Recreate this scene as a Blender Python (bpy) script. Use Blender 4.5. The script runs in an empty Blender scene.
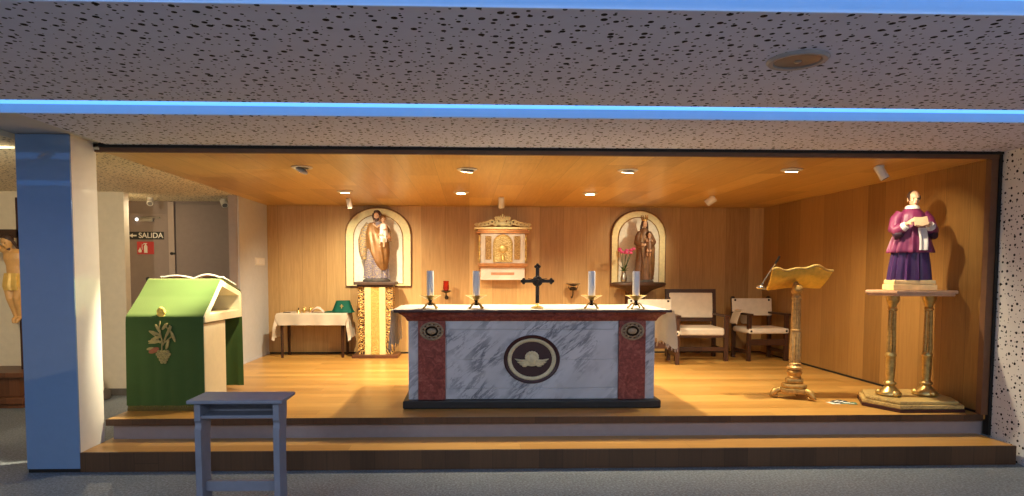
import bpy, bmesh, math, random
from mathutils import Vector, Matrix, noise
random.seed(7)
PI = math.pi
SC = bpy.context.scene
COL = SC.collection
def V(*a): return Vector(a)
def R(d): return math.radians(d)
def rotm(x=0, y=0, z=0):
    return Matrix.Rotation(R(z), 3, 'Z') @ Matrix.Rotation(R(y), 3, 'Y') @ Matrix.Rotation(R(x), 3, 'X')

# ------------------------------------------------------------------ materials
def s2l(c): return tuple((v/255/12.92 if v/255 <= .04045 else ((v/255+.055)/1.055)**2.4) for v in c)
class NT:
    def __init__(self, name):
        self.m = bpy.data.materials.new(name); self.m.use_nodes = True
        self.t = self.m.node_tree; self.n = self.t.nodes
        self.b = self.n['Principled BSDF']
    def new(self, kind, **kw):
        n = self.n.new(kind)
        for k, v in kw.items(): setattr(n, k, v)
        return n
    def link(self, a, b): self.t.links.new(a, b)
    def setin(self, sock, v):
        if isinstance(v, bpy.types.NodeSocket): self.link(v, sock)
        else: sock.default_value = v
    def math(self, op, a, b=0.0, c=0.0):
        n = self.new('ShaderNodeMath', operation=op)
        for i, v in enumerate((a, b, c)): self.setin(n.inputs[i], v)
        return n.outputs[0]
    def mix(self, f, a, b, mode='MIX'):
        n = self.new('ShaderNodeMix', data_type='RGBA', blend_type=mode)
        self.setin(n.inputs[0], f)
        for i, v in ((6, a), (7, b)):
            self.setin(n.inputs[i], v if isinstance(v, bpy.types.NodeSocket) else (*v, 1))
        return n.outputs[2]
    def obj(self): return self.new('ShaderNodeTexCoord').outputs['Object']
    def sep(self, v):
        n = self.new('ShaderNodeSeparateXYZ'); self.link(v, n.inputs[0]); return n.outputs
    def comb(self, x, y, z):
        n = self.new('ShaderNodeCombineXYZ')
        for i, v in enumerate((x, y, z)): self.setin(n.inputs[i], v)
        return n.outputs[0]
    def noise(self, vec, scale, detail=3, rough=.55, dist=0):
        n = self.new('ShaderNodeTexNoise'); self.link(vec, n.inputs['Vector'])
        n.inputs['Scale'].default_value = scale; n.inputs['Detail'].default_value = detail
        n.inputs['Roughness'].default_value = rough; n.inputs['Distortion'].default_value = dist
        return n.outputs[0]
    def ramp(self, f, stops):
        n = self.new('ShaderNodeValToRGB'); self.link(f, n.inputs[0]); e = n.color_ramp.elements
        while len(e) < len(stops): e.new(.5)
        for el, (p, c) in zip(e, stops):
            el.position = p; el.color = (*c, 1) if len(c) == 3 else c
        return n.outputs[0]
    def bump(self, h, strength=.2, dist=.01):
        n = self.new('ShaderNodeBump'); n.inputs['Strength'].default_value = strength
        n.inputs['Distance'].default_value = dist; self.link(h, n.inputs['Height'])
        self.link(n.outputs[0], self.b.inputs['Normal'])
    def base(self, c, rough=.5, metal=0, spec=None):
        self.setin(self.b.inputs['Base Color'], c if isinstance(c, bpy.types.NodeSocket) else (*c, 1))
        self.setin(self.b.inputs['Roughness'], rough); self.b.inputs['Metallic'].default_value = metal
        if spec is not None: self.b.inputs['Specular IOR Level'].default_value = spec
        return self

def plain(name, rgb, rough=.5, metal=0, var=.12, scale=14, bump=0, spec=None):
    """a surface of one colour with a little tonal wear in it"""
    t = NT(name); c = s2l(rgb)
    n = t.noise(t.obj(), scale, 4)
    lo = tuple(v*(1-var) for v in c); hi = tuple(min(1, v*(1+var)) for v in c)
    t.base(t.ramp(n, [(.3, lo), (.7, hi)]), rough, metal, spec)
    if bump: t.bump(t.noise(t.obj(), scale*6, 3), bump, .004)
    return t.m

def planks(name, across, along, width, length, dark, light, rough=.4, grain=1., seam=.5, spec=.4):
    """boards: 'across'/'along' are axis indexes of the object's own coordinates"""
    t = NT(name); s = t.sep(t.obj())
    a = t.math('DIVIDE', s[across], width); ia = t.math('FLOOR', a); fa = t.math('FRACT', a)
    w1 = t.new('ShaderNodeTexWhiteNoise', noise_dimensions='1D'); t.link(ia, w1.inputs['W'])
    l = t.math('ADD', t.math('DIVIDE', s[along], length), t.math('MULTIPLY', w1.outputs['Value'], 7.3))
    il = t.math('FLOOR', l); fl = t.math('FRACT', l)
    w2 = t.new('ShaderNodeTexWhiteNoise', noise_dimensions='2D'); t.link(t.comb(ia, il, 0), w2.inputs['Vector'])
    rnd = w2.outputs['Value']
    off = t.math('MULTIPLY', rnd, 37.0)
    g = t.comb(t.math('MULTIPLY', s[across], 34*grain), t.math('ADD', t.math('MULTIPLY', s[along], 2.2), off), off)
    n1 = t.noise(g, 1.0, 5, .6, .8)
    g2 = t.comb(t.math('MULTIPLY', s[across], 110*grain), t.math('MULTIPLY', s[along], 3.0), off)
    n2 = t.noise(g2, 1.0, 2)
    f = t.math('ADD', t.math('MULTIPLY', n1, .55), t.math('MULTIPLY', n2, .2))
    f = t.math('ADD', f, t.math('MULTIPLY', rnd, .42))
    f = t.math('SUBTRACT', f, .12)
    c = t.ramp(f, [(.12, s2l(dark)), (.85, s2l(light))])
    e = t.math('MINIMUM', t.math('MULTIPLY', t.math('MINIMUM', fa, t.math('SUBTRACT', 1.0, fa)), width),
               t.math('MULTIPLY', t.math('MINIMUM', fl, t.math('SUBTRACT', 1.0, fl)), length))
    sm = t.math('LESS_THAN', e, .0022)
    c = t.mix(t.math('MULTIPLY', sm, seam), c, tuple(v*.25 for v in s2l(dark)))
    t.base(c, rough, 0, spec); t.bump(n1, .06, .003)
    return t.m

def perforated(name, u, v, rgb, scale=13.0, rough=.75):
    """acoustic board with scattered round holes of several sizes"""
    t = NT(name); s = t.sep(t.obj()); vec = t.comb(s[u], s[v], 0)
    hole = None
    for sc, rmin, rvar, keep, off in ((scale, .085, .13, .12, 0.0), (scale*1.5, .06, .09, .4, 5.3)):
        mp = t.new('ShaderNodeVectorMath', operation='ADD'); t.link(vec, mp.inputs[0]); mp.inputs[1].default_value = (off, off*.7, 0)
        vo = t.new('ShaderNodeTexVoronoi', voronoi_dimensions='2D'); t.link(mp.outputs[0], vo.inputs['Vector'])
        vo.inputs['Scale'].default_value = sc; vo.inputs['Randomness'].default_value = .78
        col = t.new('ShaderNodeSeparateColor'); t.link(vo.outputs['Color'], col.inputs[0])
        rad = t.math('ADD', rmin, t.math('MULTIPLY', col.outputs[0], rvar))
        h = t.math('MULTIPLY', t.math('LESS_THAN', vo.outputs['Distance'], rad), t.math('GREATER_THAN', col.outputs[1], keep))
        hole = h if hole is None else t.math('MAXIMUM', hole, h)
    n = t.noise(t.obj(), 9, 3)
    c0 = s2l(rgb)
    board = t.ramp(n, [(.3, tuple(x*.94 for x in c0)), (.7, c0)])
    t.base(t.mix(hole, board, s2l((22, 20, 22))), rough, 0, .2)
    inv = t.math('SUBTRACT', 1.0, hole); t.bump(inv, .5, .006)
    return t.m

def marble(name, base, vein, rough=.25, scale=3.2, amount=.5, stretch=(1, 1, 1.7)):
    """pale stone with thin slanting veins"""
    t = NT(name); o = t.obj()
    mp = t.new('ShaderNodeMapping'); t.link(o, mp.inputs[0]); mp.inputs['Rotation'].default_value = (0, R(42), 0)
    m2 = t.new('ShaderNodeMapping'); t.link(mp.outputs[0], m2.inputs[0]); m2.inputs['Scale'].default_value = (.6, 1, 2.8); mp = m2
    n = t.noise(mp.outputs[0], scale, 7, .6, .35)
    d = t.math('ABSOLUTE', t.math('SUBTRACT', n, .47))
    n2 = t.noise(mp.outputs[0], scale*2.3, 6, .6, .3)
    d2 = t.math('ABSOLUTE', t.math('SUBTRACT', n2, .55))
    f = t.math('MINIMUM', t.math('MULTIPLY', d, 26), 1.0)
    f2 = t.math('MINIMUM', t.math('ADD', t.math('MULTIPLY', d2, 20), .35), 1.0)
    f = t.math('MULTIPLY', f, f2)
    patch = t.noise(o, 2.6, 3)
    f = t.math('MAXIMUM', f, t.math('MULTIPLY', t.math('SUBTRACT', patch, .38), 5.0))
    f = t.math('MINIMUM', f, 1.0)
    cloud = t.noise(mp.outputs[0], 2.2, 4)
    b = s2l(base); vv = s2l(vein)
    bc = t.ramp(cloud, [(.3, tuple(x*.80 for x in b)), (.65, b)])
    mixv = tuple(x*(1-amount)+y*amount for x, y in zip(b, vv))
    t.base(t.mix(f, mixv, bc), rough, 0, .45)
    return t.m

def red_marble(name):
    t = NT(name); o = t.obj()
    n = t.noise(o, 16, 8, .7, 1.2); n2 = t.noise(o, 45, 4, .6)
    f = t.math('ADD', t.math('MULTIPLY', n, .75), t.math('MULTIPLY', n2, .25))
    t.base(t.ramp(f, [(.32, s2l((84, 36, 30))), (.5, s2l((140, 66, 56))), (.62, s2l((170, 96, 80))), (.75, s2l((196, 150, 132)))]), .28, 0, .4)
    return t.m

def cloth(name, rgb, rough=.85, var=.1, weave=420, trans=0):
    t = NT(name); o = t.obj(); c = s2l(rgb)
    n = t.noise(o, 5, 4)
    t.base(t.ramp(n, [(.3, tuple(v*(1-var) for v in c)), (.7, tuple(min(1, v*(1+var)) for v in c))]), rough, 0, .2)
    s = t.sep(o)
    w = t.math('MULTIPLY', t.math('SINE', t.math('MULTIPLY', s[0], weave)), t.math('SINE', t.math('MULTIPLY', s[2], weave)))
    t.bump(w, .08, .002)
    if trans:
        out = t.n['Material Output']; tr = t.new('ShaderNodeBsdfTranslucent'); tr.inputs[0].default_value = (*c, 1)
        mx = t.new('ShaderNodeMixShader'); mx.inputs[0].default_value = trans
        t.link(t.b.outputs[0], mx.inputs[1]); t.link(tr.outputs[0], mx.inputs[2]); t.link(mx.outputs[0], out.inputs['Surface'])
    return t.m

def gold(name, rgb=(214, 160, 66), rough=.32, metal=1.0, dark=.45):
    t = NT(name); c = s2l(rgb); n = t.noise(t.obj(), 28, 5, .65)
    t.base(t.ramp(n, [(.28, tuple(v*dark for v in c)), (.6, c)]), rough, metal)
    return t.m

def ornate(name, ground, leaf, scale=18):
    """gilt scrollwork over a dark ground"""
    t = NT(name); o = t.obj()
    w = t.new('ShaderNodeTexWave', wave_type='RINGS', rings_direction='SPHERICAL'); t.link(o, w.inputs['Vector'])
    w.inputs['Scale'].default_value = scale*.35; w.inputs['Distortion'].default_value = 9; w.inputs['Detail'].default_value = 2
    w.inputs['Detail Scale'].default_value = 2.2
    f = w.outputs['Fac']
    t.base(t.ramp(f, [(.42, s2l(ground)), (.6, s2l(leaf))]), .45, .1)
    t.bump(f, .5, .01)
    return t.m

def emit(name, rgb, strength):
    t = NT(name); t.base(s2l(rgb), .5)
    t.b.inputs['Emission Color'].default_value = (*s2l(rgb), 1); t.b.inputs['Emission Strength'].default_value = strength
    return t.m

M = {}
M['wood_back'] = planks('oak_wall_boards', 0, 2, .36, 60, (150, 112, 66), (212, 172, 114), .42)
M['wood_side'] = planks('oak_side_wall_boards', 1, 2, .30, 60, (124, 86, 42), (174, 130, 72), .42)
M['wood_ceiling'] = planks('oak_ceiling_boards', 0, 1, .32, 1.5, (166, 124, 62), (220, 180, 104), .34)
M['wood_floor'] = planks('oak_floor_boards', 1, 0, .16, 1.4, (158, 112, 52), (206, 158, 86), .30, .7, .35)
M['wood_riser'] = planks('dark_oak_riser', 0, 2, .19, 3, (62, 42, 28), (96, 68, 46), .5)
M['dark_frame'] = plain('dark_brown_frame', (104, 70, 48), .5)
M['black_gap'] = plain('black_shadow_gap', (14, 12, 12), .7)
M['perf_ceiling'] = perforated('perforated_ceiling_board', 0, 1, (206, 208, 228), 14)
M['perf_wall'] = perforated('perforated_wall_board', 1, 2, (214, 210, 206), 17)
M['perf_cream'] = perforated('perforated_cream_board', 0, 1, (226, 214, 188), 17)
M['plaster'] = plain('cream_plaster', (214, 200, 176), .8, var=.04)
M['plaster_white'] = plain('white_plaster', (188, 188, 190), .75, var=.04)
M['mauve'] = plain('mauve_grey_paint', (136, 120, 114), .6, var=.04)
M['mauve_frame'] = plain('pale_door_frame_paint', (168, 150, 140), .55, var=.04)
M['riser_grey'] = plain('grey_painted_riser', (150, 140, 146), .5, var=.05)
M['skirting'] = plain('pale_skirting', (190, 190, 196), .5, var=.05)
t = NT('grey_speckled_floor'); n1 = t.noise(t.obj(), 55, 5, .75); n2 = t.noise(t.obj(), 2.2, 3)
c = t.ramp(n1, [(.34, s2l((58, 64, 70))), (.5, s2l((102, 109, 116))), (.68, s2l((156, 164, 170)))])
t.base(t.mix(.16, c, t.ramp(n2, [(.3, (.1, .1, .1)), (.7, (.3, .3, .3))])), .5, 0, .3); M['floor'] = t.m
M['blue_panel'] = plain('blue_gloss_panel', (112, 142, 182), .03, var=.02)
_p = M['blue_panel'].node_tree.nodes['Principled BSDF']; _p.inputs['Specular IOR Level'].default_value = 1.0; _p.inputs['Coat Weight'].default_value = 1.0; _p.inputs['Coat Roughness'].default_value = .02
M['white_gloss'] = plain('white_gloss_panel', (222, 216, 206), .06, var=.02)
M['led'] = emit('blue_led_diffuser', (96, 168, 250), 1.7)
M['cove'] = plain('white_cove_paint', (200, 205, 215), .6, var=.02)
M['lamp_glow'] = emit('warm_lamp_face', (255, 226, 178), 20.0)
M['white_metal'] = plain('white_enamel', (214, 208, 198), .4, var=.04)
M['grey_metal'] = plain('brushed_grey_metal', (150, 146, 142), .35, .8)
M['marble'] = marble('white_grey_marble', (204, 202, 206), (70, 74, 88), .3, 2.6, .85)
M['marble_plain'] = marble('pale_cream_marble', (206, 174, 108), (104, 76, 46), .3, 5.0, .7)
M['red_marble'] = red_marble('red_mottled_marble')
M['red_dark'] = plain('deep_red_enamel', (58, 22, 24), .4)
M['black'] = plain('black_base_paint', (16, 16, 22), .45)
M['gold'] = gold('old_gilding', (196, 154, 86), .42, .65, .45)
M['brass'] = gold('polished_brass', (212, 178, 106), .3, .75, .55)
M['gold_pale'] = gold('pale_gilding', (236, 206, 130), .4, .7, .6)
M['cherub'] = gold('gilt_plaster', (226, 212, 172), .5, .05, .8)
M['rosette'] = gold('dull_gilding', (168, 142, 112), .5, .1, .6)
M['bronze'] = gold('dark_bronze', (64, 56, 50), .4, .8, .5)
M['silver'] = gold('tarnished_silver', (190, 188, 182), .3, 1, .5)
M['linen'] = cloth('white_linen', (236, 230, 220), trans=.5)
M['linen_cream'] = cloth('cream_linen', (222, 208, 188), trans=.3)
M['lace'] = cloth('white_lace', (226, 214, 208), .9, .2, 160, .4)
M['wax'] = plain('white_wax', (226, 224, 226), .45, var=.03)
M['wick'] = plain('burnt_wick', (30, 26, 24), .8)
M['green'] = cloth('green_vestment_cloth', (58, 84, 38), .7, .06)
_p = M['green'].node_tree.nodes['Principled BSDF']; _p.inputs['Sheen Weight'].default_value = .7; _p.inputs['Sheen Roughness'].default_value = .4; _p.inputs['Sheen Tint'].default_value = (1, .95, .45, 1)
M['green_top'] = cloth('green_vestment_cloth_upper', (46, 104, 50), .8, .08)
M['green_dark'] = cloth('dark_green_cloth', (14, 78, 62), .75)
M['embroidery'] = gold('gold_thread', (168, 150, 88), .6, .1, .6)
M['yellow_thread'] = plain('yellow_thread', (226, 190, 84), .7, var=.15)
M['emb_red'] = plain('russet_thread', (150, 84, 50), .7)
M['emb_green'] = plain('sage_thread', (120, 130, 70), .7)
M['fringe'] = cloth('olive_gold_fringe', (116, 104, 56), .9, .3)
M['cream_wood'] = plain('cream_painted_wood', (226, 214, 178), .55, var=.04)
M['kneeler'] = plain('blue_grey_painted_wood', (118, 124, 142), .5, var=.08)
M['dark_wood'] = planks('dark_walnut', 0, 2, .4, 3, (44, 26, 18), (74, 44, 28), .4)
M['mid_wood'] = planks('brown_walnut', 0, 2, .4, 3, (70, 40, 24), (112, 68, 42), .4)
M['leather'] = plain('cream_upholstery', (218, 204, 186), .7, var=.06, bump=.05)
M['stud'] = plain('black_iron_stud', (24, 20, 18), .4, .6)
M['paper'] = plain('white_paper', (232, 226, 212), .8, var=.03)
M['paper_green'] = plain('green_print', (70, 110, 86), .7)
M['paper_dark'] = plain('dark_print', (60, 64, 66), .7)
M['red_print'] = plain('red_sign_face', (186, 40, 44), .5, var=.04)
M['black_print'] = plain('black_sign_face', (20, 22, 22), .5)
M['white_print'] = plain('white_sign_print', (226, 222, 216), .6, var=.02)
M['red_glass'] = plain('ruby_glass', (170, 40, 20), .15)
M['red_glass'].node_tree.nodes['Principled BSDF'].inputs['Transmission Weight'].default_value = .4
M['skin'] = plain('painted_flesh', (214, 168, 136), .45, var=.05)
M['skin_wood'] = plain('polychrome_flesh', (196, 152, 120), .45, var=.08)
M['hair_dark'] = plain('painted_dark_hair', (64, 40, 30), .6)
M['eye'] = plain('painted_eye', (34, 24, 20), .3)
M['lips'] = plain('painted_lips', (170, 90, 80), .5)
M['purple'] = plain('violet_cassock_paint', (66, 32, 84), .45, var=.15)
M['magenta'] = plain('magenta_cape_paint', (120, 42, 82), .45, var=.12)
M['sleeve_dark'] = plain('dark_sleeve_lining', (48, 22, 44), .6)
M['white_paint'] = plain('white_painted_lace', (222, 212, 206), .6, bump=.2)
M['beige'] = plain('beige_book_page', (212, 176, 140), .6)
M['tunic'] = ornate('lilac_brocade', (98, 90, 118), (150, 132, 112), 40)
M['mantle'] = plain('brown_gold_mantle', (128, 88, 48), .4, .25, var=.25)
M['cloak'] = ornate('grey_gold_cloak', (112, 104, 96), (170, 136, 84), 34)
M['carved'] = plain('carved_brown_wood', (112, 80, 56), .42, .15, var=.25)
M['carved_dark'] = plain('dark_carved_wood', (74, 50, 36), .5, var=.2)
M['rock'] = plain('grey_painted_rock', (78, 70, 66), .7, var=.3, bump=.3)
M['loincloth'] = plain('gilt_loincloth', (214, 172, 88), .45, .2, var=.15)
M['corpus'] = plain('golden_flesh', (206, 154, 92), .45, var=.1)
M['niche_cream'] = plain('cream_relief_panel', (238, 234, 218), .6, var=.08, scale=30, bump=.4)
M['niche_gold'] = gold('pale_gold_band', (248, 234, 178), .5, .1, .85)
M['ped_scroll'] = ornate('gilt_scroll_panel', (52, 34, 22), (206, 160, 90), 26)
M['ped_gold'] = ornate('gold_relief_panel', (176, 126, 50), (226, 184, 96), 60)
M['tab_marble'] = marble('tabernacle_marble', (232, 222, 206), (190, 150, 120), .3, 5, .4)
M['tab_brown'] = plain('tabernacle_gilt_moulding', (190, 128, 72), .4, .4, var=.2)
M['tab_relief'] = ornate('gilt_relief', (190, 160, 92), (250, 236, 178), 50)
M['tab_col'] = ornate('brown_relief_pillar', (136, 96, 52), (220, 186, 120), 60)
M['pink'] = plain('pink_petals', (226, 96, 150), .6, var=.2)
M['leaf'] = plain('green_leaf', (52, 88, 40), .5, var=.2)
M['stone'] = plain('dark_grey_stone', (92, 86, 80), .6, var=.15)
M['plaster_stone'] = plain('pale_stone', (200, 190, 176), .6, var=.08)
M['black_plastic'] = plain('black_plastic', (24, 24, 26), .4)
M['chrome'] = plain('bright_chrome', (210, 208, 204), .15, 1, var=.02)
M['pinkcloth'] = cloth('pale_pink_linen', (226, 196, 182))
M['glass_dim'] = plain('unlit_lamp_glass', (118, 114, 112), .15)

# ------------------------------------------------------------------ mesh builder
class MB:
    def __init__(self): self.bm = bmesh.new(); self.flat = False
    def box(self, x0, x1, y0, y1, z0, z1, bev=0, mat=0, rot=None, piv=None, seg=2):
        bm = self.bm; n0 = len(bm.verts)
        vs = [bm.verts.new((x, y, z)) for z in (z0, z1) for y in (y0, y1) for x in (x0, x1)]
        fs = [bm.faces.new([vs[i] for i in q]) for q in ((0, 2, 3, 1), (4, 5, 7, 6), (0, 1, 5, 4), (2, 6, 7, 3), (0, 4, 6, 2), (1, 3, 7, 5))]
        for f in fs: f.material_index = mat
        if rot is not None:
            p = Vector(piv) if piv is not None else Vector(((x0+x1)/2, (y0+y1)/2, (z0+z1)/2))
            for v in vs: v.co = p + rot @ (v.co - p)
        if bev:
            self.flat = True
            es = list({e for f in fs for e in f.edges})
            r = bmesh.ops.bevel(bm, geom=es, offset=bev, segments=seg, affect='EDGES', profile=.5)
            for f in r['faces']: f.material_index = mat
        return self
    def loft(self, rings, cap=True, mat=0, close=True):
        bm = self.bm; rv = [[bm.verts.new(p) for p in r] for r in rings]; n = len(rv[0])
        for a, b in zip(rv, rv[1:]):
            for i in range(n if close else n-1):
                j = (i+1) % n
                f = bm.faces.new((a[i], a[j], b[j], b[i])); f.material_index = mat
        if cap:
            for r, rev in ((rv[0], True), (rv[-1], False)):
                try:
                    f = bm.faces.new(list(reversed(r)) if rev else r); f.material_index = mat
                except ValueError: pass
        return self
    def tube(self, pts, rad, n=10, mat=0, cap=True, flat=1.0, up=None):
        pts = [Vector(p) for p in pts]
        if not isinstance(rad, (list, tuple)): rad = [rad]*len(pts)
        rings = []; prev = None
        for i, p in enumerate(pts):
            d = (pts[min(i+1, len(pts)-1)] - pts[max(i-1, 0)]).normalized()
            if prev is None:
                ref = Vector(up) if up is not None else (V(0, 0, 1) if abs(d.z) < .9 else V(1, 0, 0))
                x = ref.cross(d).normalized()
            else: x = (prev - d*prev.dot(d)).normalized()
            y = d.cross(x); prev = x
            rings.append([p + (x*math.cos(2*PI*k/n) + y*math.sin(2*PI*k/n)*flat)*rad[i] for k in range(n)])
        return self.loft(rings, cap, mat)
    def cyl(self, p0, p1, r0, r1=None, n=20, mat=0): return self.tube([p0, p1], [r0, r0 if r1 is None else r1], n, mat)
    def lathe(self, prof, c=(0, 0, 0), n=28, mat=0, sx=1, sy=1, flute=0, nf=0, axis='z'):
        rings = []
        for r, z in prof:
            ring = []
            for k in range(n):
                a = 2*PI*k/n; rr = max(r, 1e-4)*(1 + (flute*math.cos(nf*a) if flute else 0))
                x, y = rr*math.cos(a)*sx, rr*math.sin(a)*sy
                if axis == 'z': q = (c[0]+x, c[1]+y, c[2]+z)
                elif axis == '-y': q = (c[0]+x, c[1]-z, c[2]+y)
                ring.append(q)
            rings.append(ring)
        return self.loft(rings, True, mat)
    def ell(self, c, r, rot=None, nu=16, nv=10, mat=0):
        if not isinstance(r, (tuple, list)): r = (r, r, r)
        c = Vector(c); rings = []
        for i in range(nv+1):
            th = PI*(i/nv); th = min(max(th, .02), PI-.02)
            ring = []
            for k in range(nu):
                a = 2*PI*k/nu
                p = V(r[0]*math.sin(th)*math.cos(a), r[1]*math.sin(th)*math.sin(a), -r[2]*math.cos(th))
                ring.append(c + (rot @ p if rot is not None else p))
            rings.append(ring)
        return self.loft(rings, True, mat)
    def prism(self, poly, a, b, plane='xz', mat=0, bev=0):
        bm = self.bm
        def P(u, v, w): return {'xz': (u, w, v), 'yz': (w, u, v), 'xy': (u, v, w)}[plane]
        va = [bm.verts.new(P(u, v, a)) for u, v in poly]; vb = [bm.verts.new(P(u, v, b)) for u, v in poly]
        fs = [bm.faces.new(va), bm.faces.new(list(reversed(vb)))]
        n = len(poly)
        for i in range(n):
            j = (i+1) % n; fs.append(bm.faces.new((va[j], va[i], vb[i], vb[j])))
        for f in fs: f.material_index = mat
        if bev:
            self.flat = True
            es = list({e for f in fs[:2] for e in f.edges})
            bmesh.ops.bevel(bm, geom=es, offset=bev, segments=2, affect='EDGES', profile=.5)
        return self
    def grid(self, fn, nu, nv, mat=0, thick=0):
        """sheet fn(u,v)->(x,y,z), given a thickness along its normal"""
        bm = self.bm
        g = [[Vector(fn(i/nu, j/nv)) for j in range(nv+1)] for i in range(nu+1)]
        def nrm(i, j):
            du = g[min(i+1, nu)][j]-g[max(i-1, 0)][j]; dv = g[i][min(j+1, nv)]-g[i][max(j-1, 0)]
            n = du.cross(dv); return n.normalized() if n.length > 1e-12 else V(0, 0, 1)
        A = [[bm.verts.new(g[i][j]) for j in range(nv+1)] for i in range(nu+1)]
        B = [[bm.verts.new(g[i][j]-nrm(i, j)*thick) for j in range(nv+1)] for i in range(nu+1)] if thick else None
        def q(*v):
            f = bm.faces.new(v); f.material_index = mat
        for i in range(nu):
            for j in range(nv):
                q(A[i][j], A[i+1][j], A[i+1][j+1], A[i][j+1])
                if B: q(B[i][j], B[i][j+1], B[i+1][j+1], B[i+1][j])
        if B:
            for i in range(nu):
                q(A[i][0], B[i][0], B[i+1][0], A[i+1][0]); q(A[i][nv], A[i+1][nv], B[i+1][nv], B[i][nv])
            for j in range(nv):
                q(A[0][j], A[0][j+1], B[0][j+1], B[0][j]); q(A[nu][j], B[nu][j], B[nu][j+1], A[nu][j+1])
        return self
    def xf(self, mat3, off=(0, 0, 0)):
        for v in self.bm.verts: v.co = mat3 @ v.co + Vector(off)
        return self
    def mesh(self, name):
        bm = self.bm; bmesh.ops.recalc_face_normals(bm, faces=bm.faces[:])
        me = bpy.data.meshes.new(name); bm.to_mesh(me); bm.free()
        return me

def finish(me, mats, ang=40):
    for m in (mats if isinstance(mats, (list, tuple)) else [mats]): me.materials.append(m)
    me.shade_smooth() if hasattr(me, 'shade_smooth') else None
    for p in me.polygons: p.use_smooth = True
    me.set_sharp_from_angle(angle=R(ang))

def wloc(o):
    v = Vector((0, 0, 0))
    while o is not None: v = v + o.location; o = o.parent
    return v
def build(mb, name, mats, parent=None, local=False, loc=None, ang=40):
    """links mb as ONE mesh object. Coordinates are world ones unless local (then the parent's own)."""
    flat = isinstance(mb, MB) and mb.flat
    me = mb.mesh(name) if isinstance(mb, MB) else mb
    o = bpy.data.objects.new(name, me)
    if flat:
        wn = o.modifiers.new('weighted_normal', 'WEIGHTED_NORMAL'); wn.keep_sharp = True; wn.weight = 80
    if parent is not None:
        if not local: me.transform(Matrix.Translation(-wloc(parent)))
        o.parent = parent
    elif loc is not None:
        me.transform(Matrix.Translation(-Vector(loc))); o.location = loc
    finish(me, mats, ang); COL.objects.link(o)
    return o
def tag(o, label, cat, group=None):
    o['label'] = label; o['category'] = cat
    if group: o['group'] = group
    return o
def thing(name, label, cat, loc, rz=0, group=None):
    o = bpy.data.objects.new(name, None); o.empty_display_size = .1; COL.objects.link(o)
    o.location = loc; o.rotation_euler = (0, 0, R(rz))
    return tag(o, label, cat, group)
def struct(name, mb, mats, parent=None, ang=40):
    o = build(mb, name, mats, parent, ang=ang)
    if parent is None: o['kind'] = 'structure'
    return o
def dup(o, parent=None):
    c = o.copy(); COL.objects.link(c)
    if parent is not None: c.parent = parent
    for ch in list(o.children): dup(ch, c)
    return c
def remesh(mb, voxel, smooth=3, name='figure'):
    """fuses the overlapping solids of mb into one continuous skin"""
    me = mb.mesh(name); o = bpy.data.objects.new(name, me); COL.objects.link(o)
    m = o.modifiers.new('r', 'REMESH'); m.mode = 'VOXEL'; m.voxel_size = voxel
    if smooth:
        s = o.modifiers.new('s', 'SMOOTH'); s.iterations = smooth; s.factor = .5
    dg = bpy.context.evaluated_depsgraph_get(); dg.update()
    out = bpy.data.meshes.new_from_object(o.evaluated_get(dg))
    bpy.data.objects.remove(o); bpy.data.meshes.remove(me)
    out.name = name
    return out

# ------------------------------------------------------------------ the room
HP, H1 = .343, .16          # heights of the platform and of the step
XL, XR = -3.04, 4.545       # sides of the sanctuary recess
YF, YB = 5.47, 9.79         # its opening and its back wall
HC, HO = 2.585, 2.635       # its ceiling, the ceiling of the nave
XLEFT, YREAR = -6.4, -3.2
WR = 4.60

struct('floor', MB().box(XLEFT, WR+.05, YREAR, 9.5, -.1, 0), M['floor'])
st = struct('platform_slab', MB().box(-3.045, XR+.045, YF+.05, YB, 0.0, HP-.045), M['riser_grey'])
st.name = 'floor_platform'
top = MB().box(-3.07, XR+.04, YF-.005, YB, HP-.045, HP, .004)
struct('floor_sanctuary', top, M['wood_floor'])
nose = MB().box(-3.072, XR, YF-.018, YF-.004, HP-.055, HP+.0015, .003)
struct('trim_1', nose, M['wood_riser'])
struct('floor_step', MB().box(-3.08, XR, 5.115, 5.75, .0, H1-.002, .003), M['wood_floor'])
struct('trim_2', MB().box(-3.08, XR, 5.098, 5.116, 0.002, H1, .003), M['wood_riser'])

struct('wall_back', MB().box(XL, XR+.1, YB, YB+.1, 0, 2.75), M['wood_back'])
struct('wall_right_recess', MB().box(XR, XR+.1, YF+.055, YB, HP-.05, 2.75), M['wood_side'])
struct('ceiling_recess', MB().box(XL, XR, YF, YB, HC, HC+.07), M['wood_ceiling'])
struct('baseboard_back', MB().box(XL, XR, YB-.012, YB, HP, HP+.022), M['black_gap'])
struct('baseboard_right', MB().box(XR-.01, XR, YF+.05, YB, HP, HP+.02), M['black_gap'])
# dark frame of the opening
struct('trim_3', MB().box(XL-.05, XR+.06, YF-.035, YF-.002, HC-.008, HO-.012), M['dark_frame'])
struct('trim_4', MB().box(XL-.06, XR+.062, YF-.05, YF-.002, HO-.022, HO+.01), M['black_gap'])
struct('trim_5', MB().box(XR-.035, XR+.026, YF-.03, YF+.03, HP, HC), M['dark_frame'])
struct('trim_6', MB().box(XR+.026, XR+.05, YF-.045, YF+.02, HP-.18, HO), M['black_gap'])
# nave walls
struct('wall_right', MB().box(WR, WR+.1, YREAR, YF-.03, 0, 2.8), M['perf_wall'])
struct('baseboard_right_nave', MB().box(WR-.012, WR, YREAR, 5.09, 0, .05), M['skirting'])
struct('wall_left', MB().box(XLEFT-.1, XLEFT, YREAR, 9.6, 0, 2.8), M['plaster'])
struct('wall_rear', MB().box(XLEFT, WR, YREAR-.1, YREAR, 0, 2.8), M['plaster'])
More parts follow.
